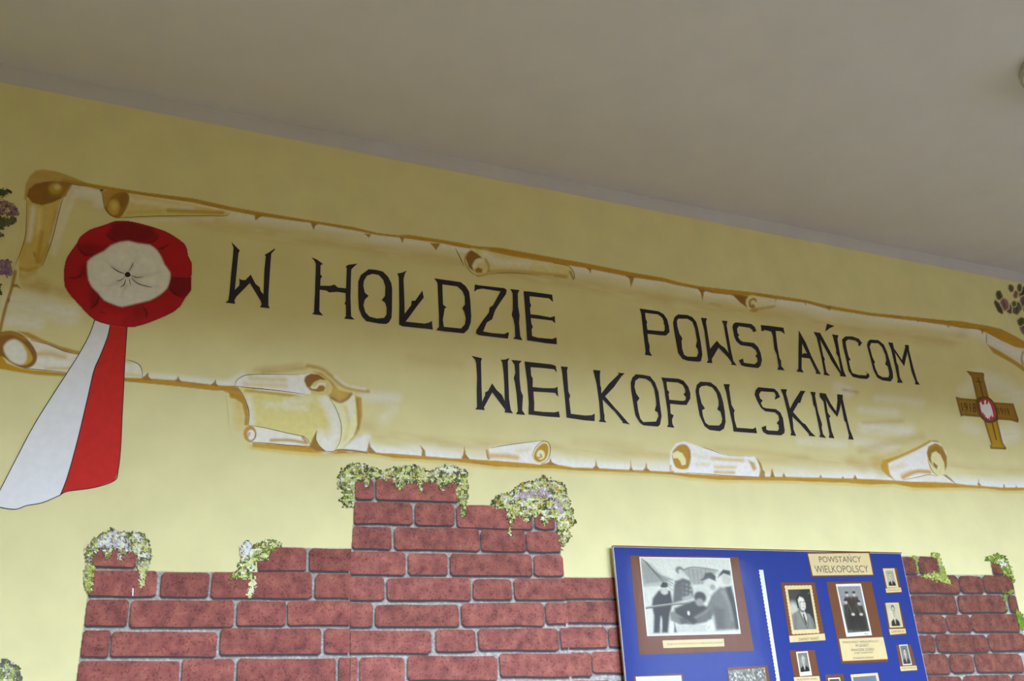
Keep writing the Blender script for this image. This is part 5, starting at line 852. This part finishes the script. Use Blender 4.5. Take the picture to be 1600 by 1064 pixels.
paint_quad('photo_print', Z([(140, 125), (410, 118), (525, 655), (265, 675)]), 42, 78, group, YB - .0020, M_PHOTO, mt)
mk('signature', *ribbon_vf(Z([(460, 682), (475, 690), (470, 680), (500, 696)]), .6, YB - .002), M_GREY, mt)
caption(mt, Z([(160, 745), (685, 725), (740, 985), (205, 1010)]), [('POWSTAŃCY WIELKOPOLSCY', .07, .09, .12, .78), ('W LEGNICY', .34, .27, .36, .60), ('FRANCISZEK CEGIEŁA', .23, .47, .26, .42), ('JÓZEF SŁABOWSKI', .28, .61, .30, .28), ('STANISŁAW SKÓRNY', .24, .83, .30, .06)])
# --- small portraits down the right side
Z = lambda pts: Zm(1370, 870, 5.4875, pts)
for k, (m_, bq, iq, cq, args, lab, nm) in enumerate([
    ([(45, 95), (170, 93), (215, 306), (85, 313)], [(52, 100), (150, 98), (187, 262), (88, 265)], (.18, .12, .16, .1), [(75, 270), (205, 262), (215, 300), (82, 308)], dict(bgc=168, suit=40, hair=150, tone=(1, .99, .96)), 'uppermost small portrait, elderly man in dark suit', 'JÓZEF NOWAK'),
    ([(62, 393), (195, 390), (258, 668), (110, 676)], [(74, 395), (186, 392), (226, 602), (112, 607)], (.06, .05, .08, .06), [(105, 620), (245, 615), (252, 655), (115, 668)], dict(bgc=202, suit=48, hair=50, s=.82, cy=30, tone=(1, .96, .88)), 'middle small portrait, man against pale ground', 'LUDWIK WALCZAK'),
    ([(165, 755), (290, 750), (350, 974), (205, 981)], [(190, 755), (262, 750), (303, 925), (225, 930)], (.08, .05, .08, .06), [(197, 940), (340, 932), (347, 970), (207, 980)], dict(bgc=120, suit=58, hair=70), 'lowest small portrait, grey picture of a man', 'MARCIN MACIEJ')]):
    mt = card('photo_mount', Z(m_), M_BROWN, board, YB - .0008); mt['label'] = lab
    card('photo_border', Z(bq), M_CREAM if k < 2 else M_WPAPER, mt, YB - .0014); paint_quad('photo_print', inset(Z(bq), *iq), 24, 36, portrait(**args), YB - .0020, M_PHOTO, mt); caption(mt, Z(cq), [(nm, .1, .3, .08, .3)])
# --- lower rows, cut by the frame
Z = lambda pts: Zm(1200, 1000, 8, pts)
mt = card('photo_mount', Z([(268, 130), (580, 122), (672, 560), (350, 575)]), M_BROWN, board, YB - .0008); mt['label'] = 'brown card with portrait of grey-haired man in tie'
card('photo_border', Z([(350, 148), (495, 138), (552, 440), (400, 452)]), M_WPAPER, mt, YB - .0014); paint_quad('photo_print', Z([(370, 165), (485, 155), (526, 388), (406, 402)]), 30, 46, portrait(130, 34, 200, 170), YB - .0020, M_PHOTO, mt); caption(mt, Z([(320, 465), (640, 450), (660, 545), (336, 560)]), [('WŁADYSŁAW KOWAL', .1, .2, .1, .55)])
mt = card('photo_mount', Z([(712, 435), (940, 422), (1030, 900), (800, 915)]), M_BROWN, board, YB - .0008); mt['label'] = 'brown card low on the board, upper edge in view'
card('photo_border', Z([(750, 475), (898, 467), (975, 840), (825, 850)]), M_WPAPER, mt, YB - .0014); paint_quad('photo_print', Z([(766, 490), (890, 483), (955, 800), (836, 810)]), 24, 36, portrait(84, 50, 190, 50), YB - .0020, M_PHOTO, mt)
mt = card('photo_mount', Z([(1030, 432), (1370, 408), (1480, 900), (1130, 925)]), M_CREAM, board, YB - .0008); mt['label'] = 'cream bordered blue-grey photograph low on the board'
paint_quad('photo_print', Z([(1062, 465), (1345, 442), (1440, 860), (1150, 885)]), 30, 36, lambda p: (p.poly([(-9, -9), (109, -9), (109, 109), (-9, 109)], (112, 120, 150), 1, 1), p.poly([(0, 70), (40, 50), (100, 60), (100, 109), (0, 109)], (70, 76, 96), .8, 12)), YB - .0020, M_PHOTO, mt)
Z = lambda pts: Zm(960, 1010, 5.714, pts)
mt = card('photo_mount', Z([(172, 262), (605, 242), (690, 800), (225, 815)]), M_BROWN, board, YB - .0008); mt['label'] = 'brown card with pale photograph at lower left'
paint_quad('photo_print', Z([(190, 270), (596, 258), (668, 770), (235, 790)]), 24, 24, lambda p: (p.poly([(-9, -9), (109, -9), (109, 109), (-9, 109)], (214, 216, 222), 1, 1), p.poly([(0, 40), (60, 50), (100, 36), (100, 109), (0, 109)], (120, 120, 122), .8, 14)), YB - .0020, M_PHOTO, mt)
mt = card('photo_mount', Z([(1008, 190), (1366, 170), (1470, 780), (1070, 800)]), M_BROWN, board, YB - .0008); mt['label'] = 'brown card with mottled grey photograph'
def leafy(p):
    p.poly([(-9, -9), (109, -9), (109, 109), (-9, 109)], G(128), 1, 1); n = vnoise(p.P[:, 0] / 3, p.P[:, 1] / 2.4); k = np.arange(len(p.P)); p.over(k, lin(G(226)), np.clip(n * 3.2 - 1.9, 0, 1)); p.over(k, lin(G(50)), np.clip(1.1 - n * 3, 0, 1))
paint_quad('photo_print', Z([(1018, 212), (1342, 190), (1440, 760), (1085, 775)]), 60, 60, leafy, YB - .0020, M_PHOTO, mt)
# --- clear cover sheet
m_cov, _nt, _b = new_mat('clear_cover', 0.02); _nt.nodes.remove(_b)
_tr = _nt.nodes.new('ShaderNodeBsdfTransparent'); _gl = _nt.nodes.new('ShaderNodeBsdfGlossy'); _gl.inputs['Roughness'].default_value = 0.03; _fr = _nt.nodes.new('ShaderNodeFresnel'); _fr.inputs[0].default_value = 1.45
_ms = _nt.nodes.new('ShaderNodeMixShader'); _nt.links.new(_fr.outputs[0], _ms.inputs[0]); _nt.links.new(_tr.outputs[0], _ms.inputs[1]); _nt.links.new(_gl.outputs[0], _ms.inputs[2]); _nt.links.new(_ms.outputs[0], _nt.nodes['Material Output'].inputs[0])
mk('clear_cover', [(bx0 + .001, YB - .004, bz0 + .001), (bx1 - .001, YB - .004, bz0 + .001), (bx1 - .001, YB - .004, bz1 - .001), (bx0 + .001, YB - .004, bz1 - .001)], [(0, 1, 2, 3)], m_cov, board)

# ------------------------------------------------------------------ round ceiling lamp, its rim just inside the right edge of the view
def ray_ceiling(px, py):
    v = _R @ np.array([px - 800.0, -(py - 532.0), -FPX]); t = (Z_CEIL - CAM_Z) / v[2]; return v[0] * t, -CAM_D + v[1] * t
lx, ly = ray_ceiling(1670, 92)
lamp = thing('ceiling_lamp', (lx, ly, Z_CEIL), 'round white ceiling lamp at the right border of the picture', 'lamp')
def lathe(prof, n=40):
    V = [(lx + r * math.cos(2 * math.pi * i / n), ly + r * math.sin(2 * math.pi * i / n), Z_CEIL - h) for r, h in prof for i in range(n)]
    F = [(k * n + i, k * n + (i + 1) % n, (k + 1) * n + (i + 1) % n, (k + 1) * n + i) for k in range(len(prof) - 1) for i in range(n)]
    return V, F
mk('lamp_base', *lathe([(.158, 0), (.16, .004), (.16, .022), (.15, .026), (.12, .026)]), flat_mat('lamp_metal', (176, 176, 172), .5, .02), lamp, smooth=False)
mk('lamp_shade', *lathe([(.148, .022), (.15, .035), (.142, .06), (.12, .082), (.08, .097), (.03, .104), (.001, .105)]), flat_mat('opal_glass', (238, 240, 238), .3, .01), lamp, smooth=True)
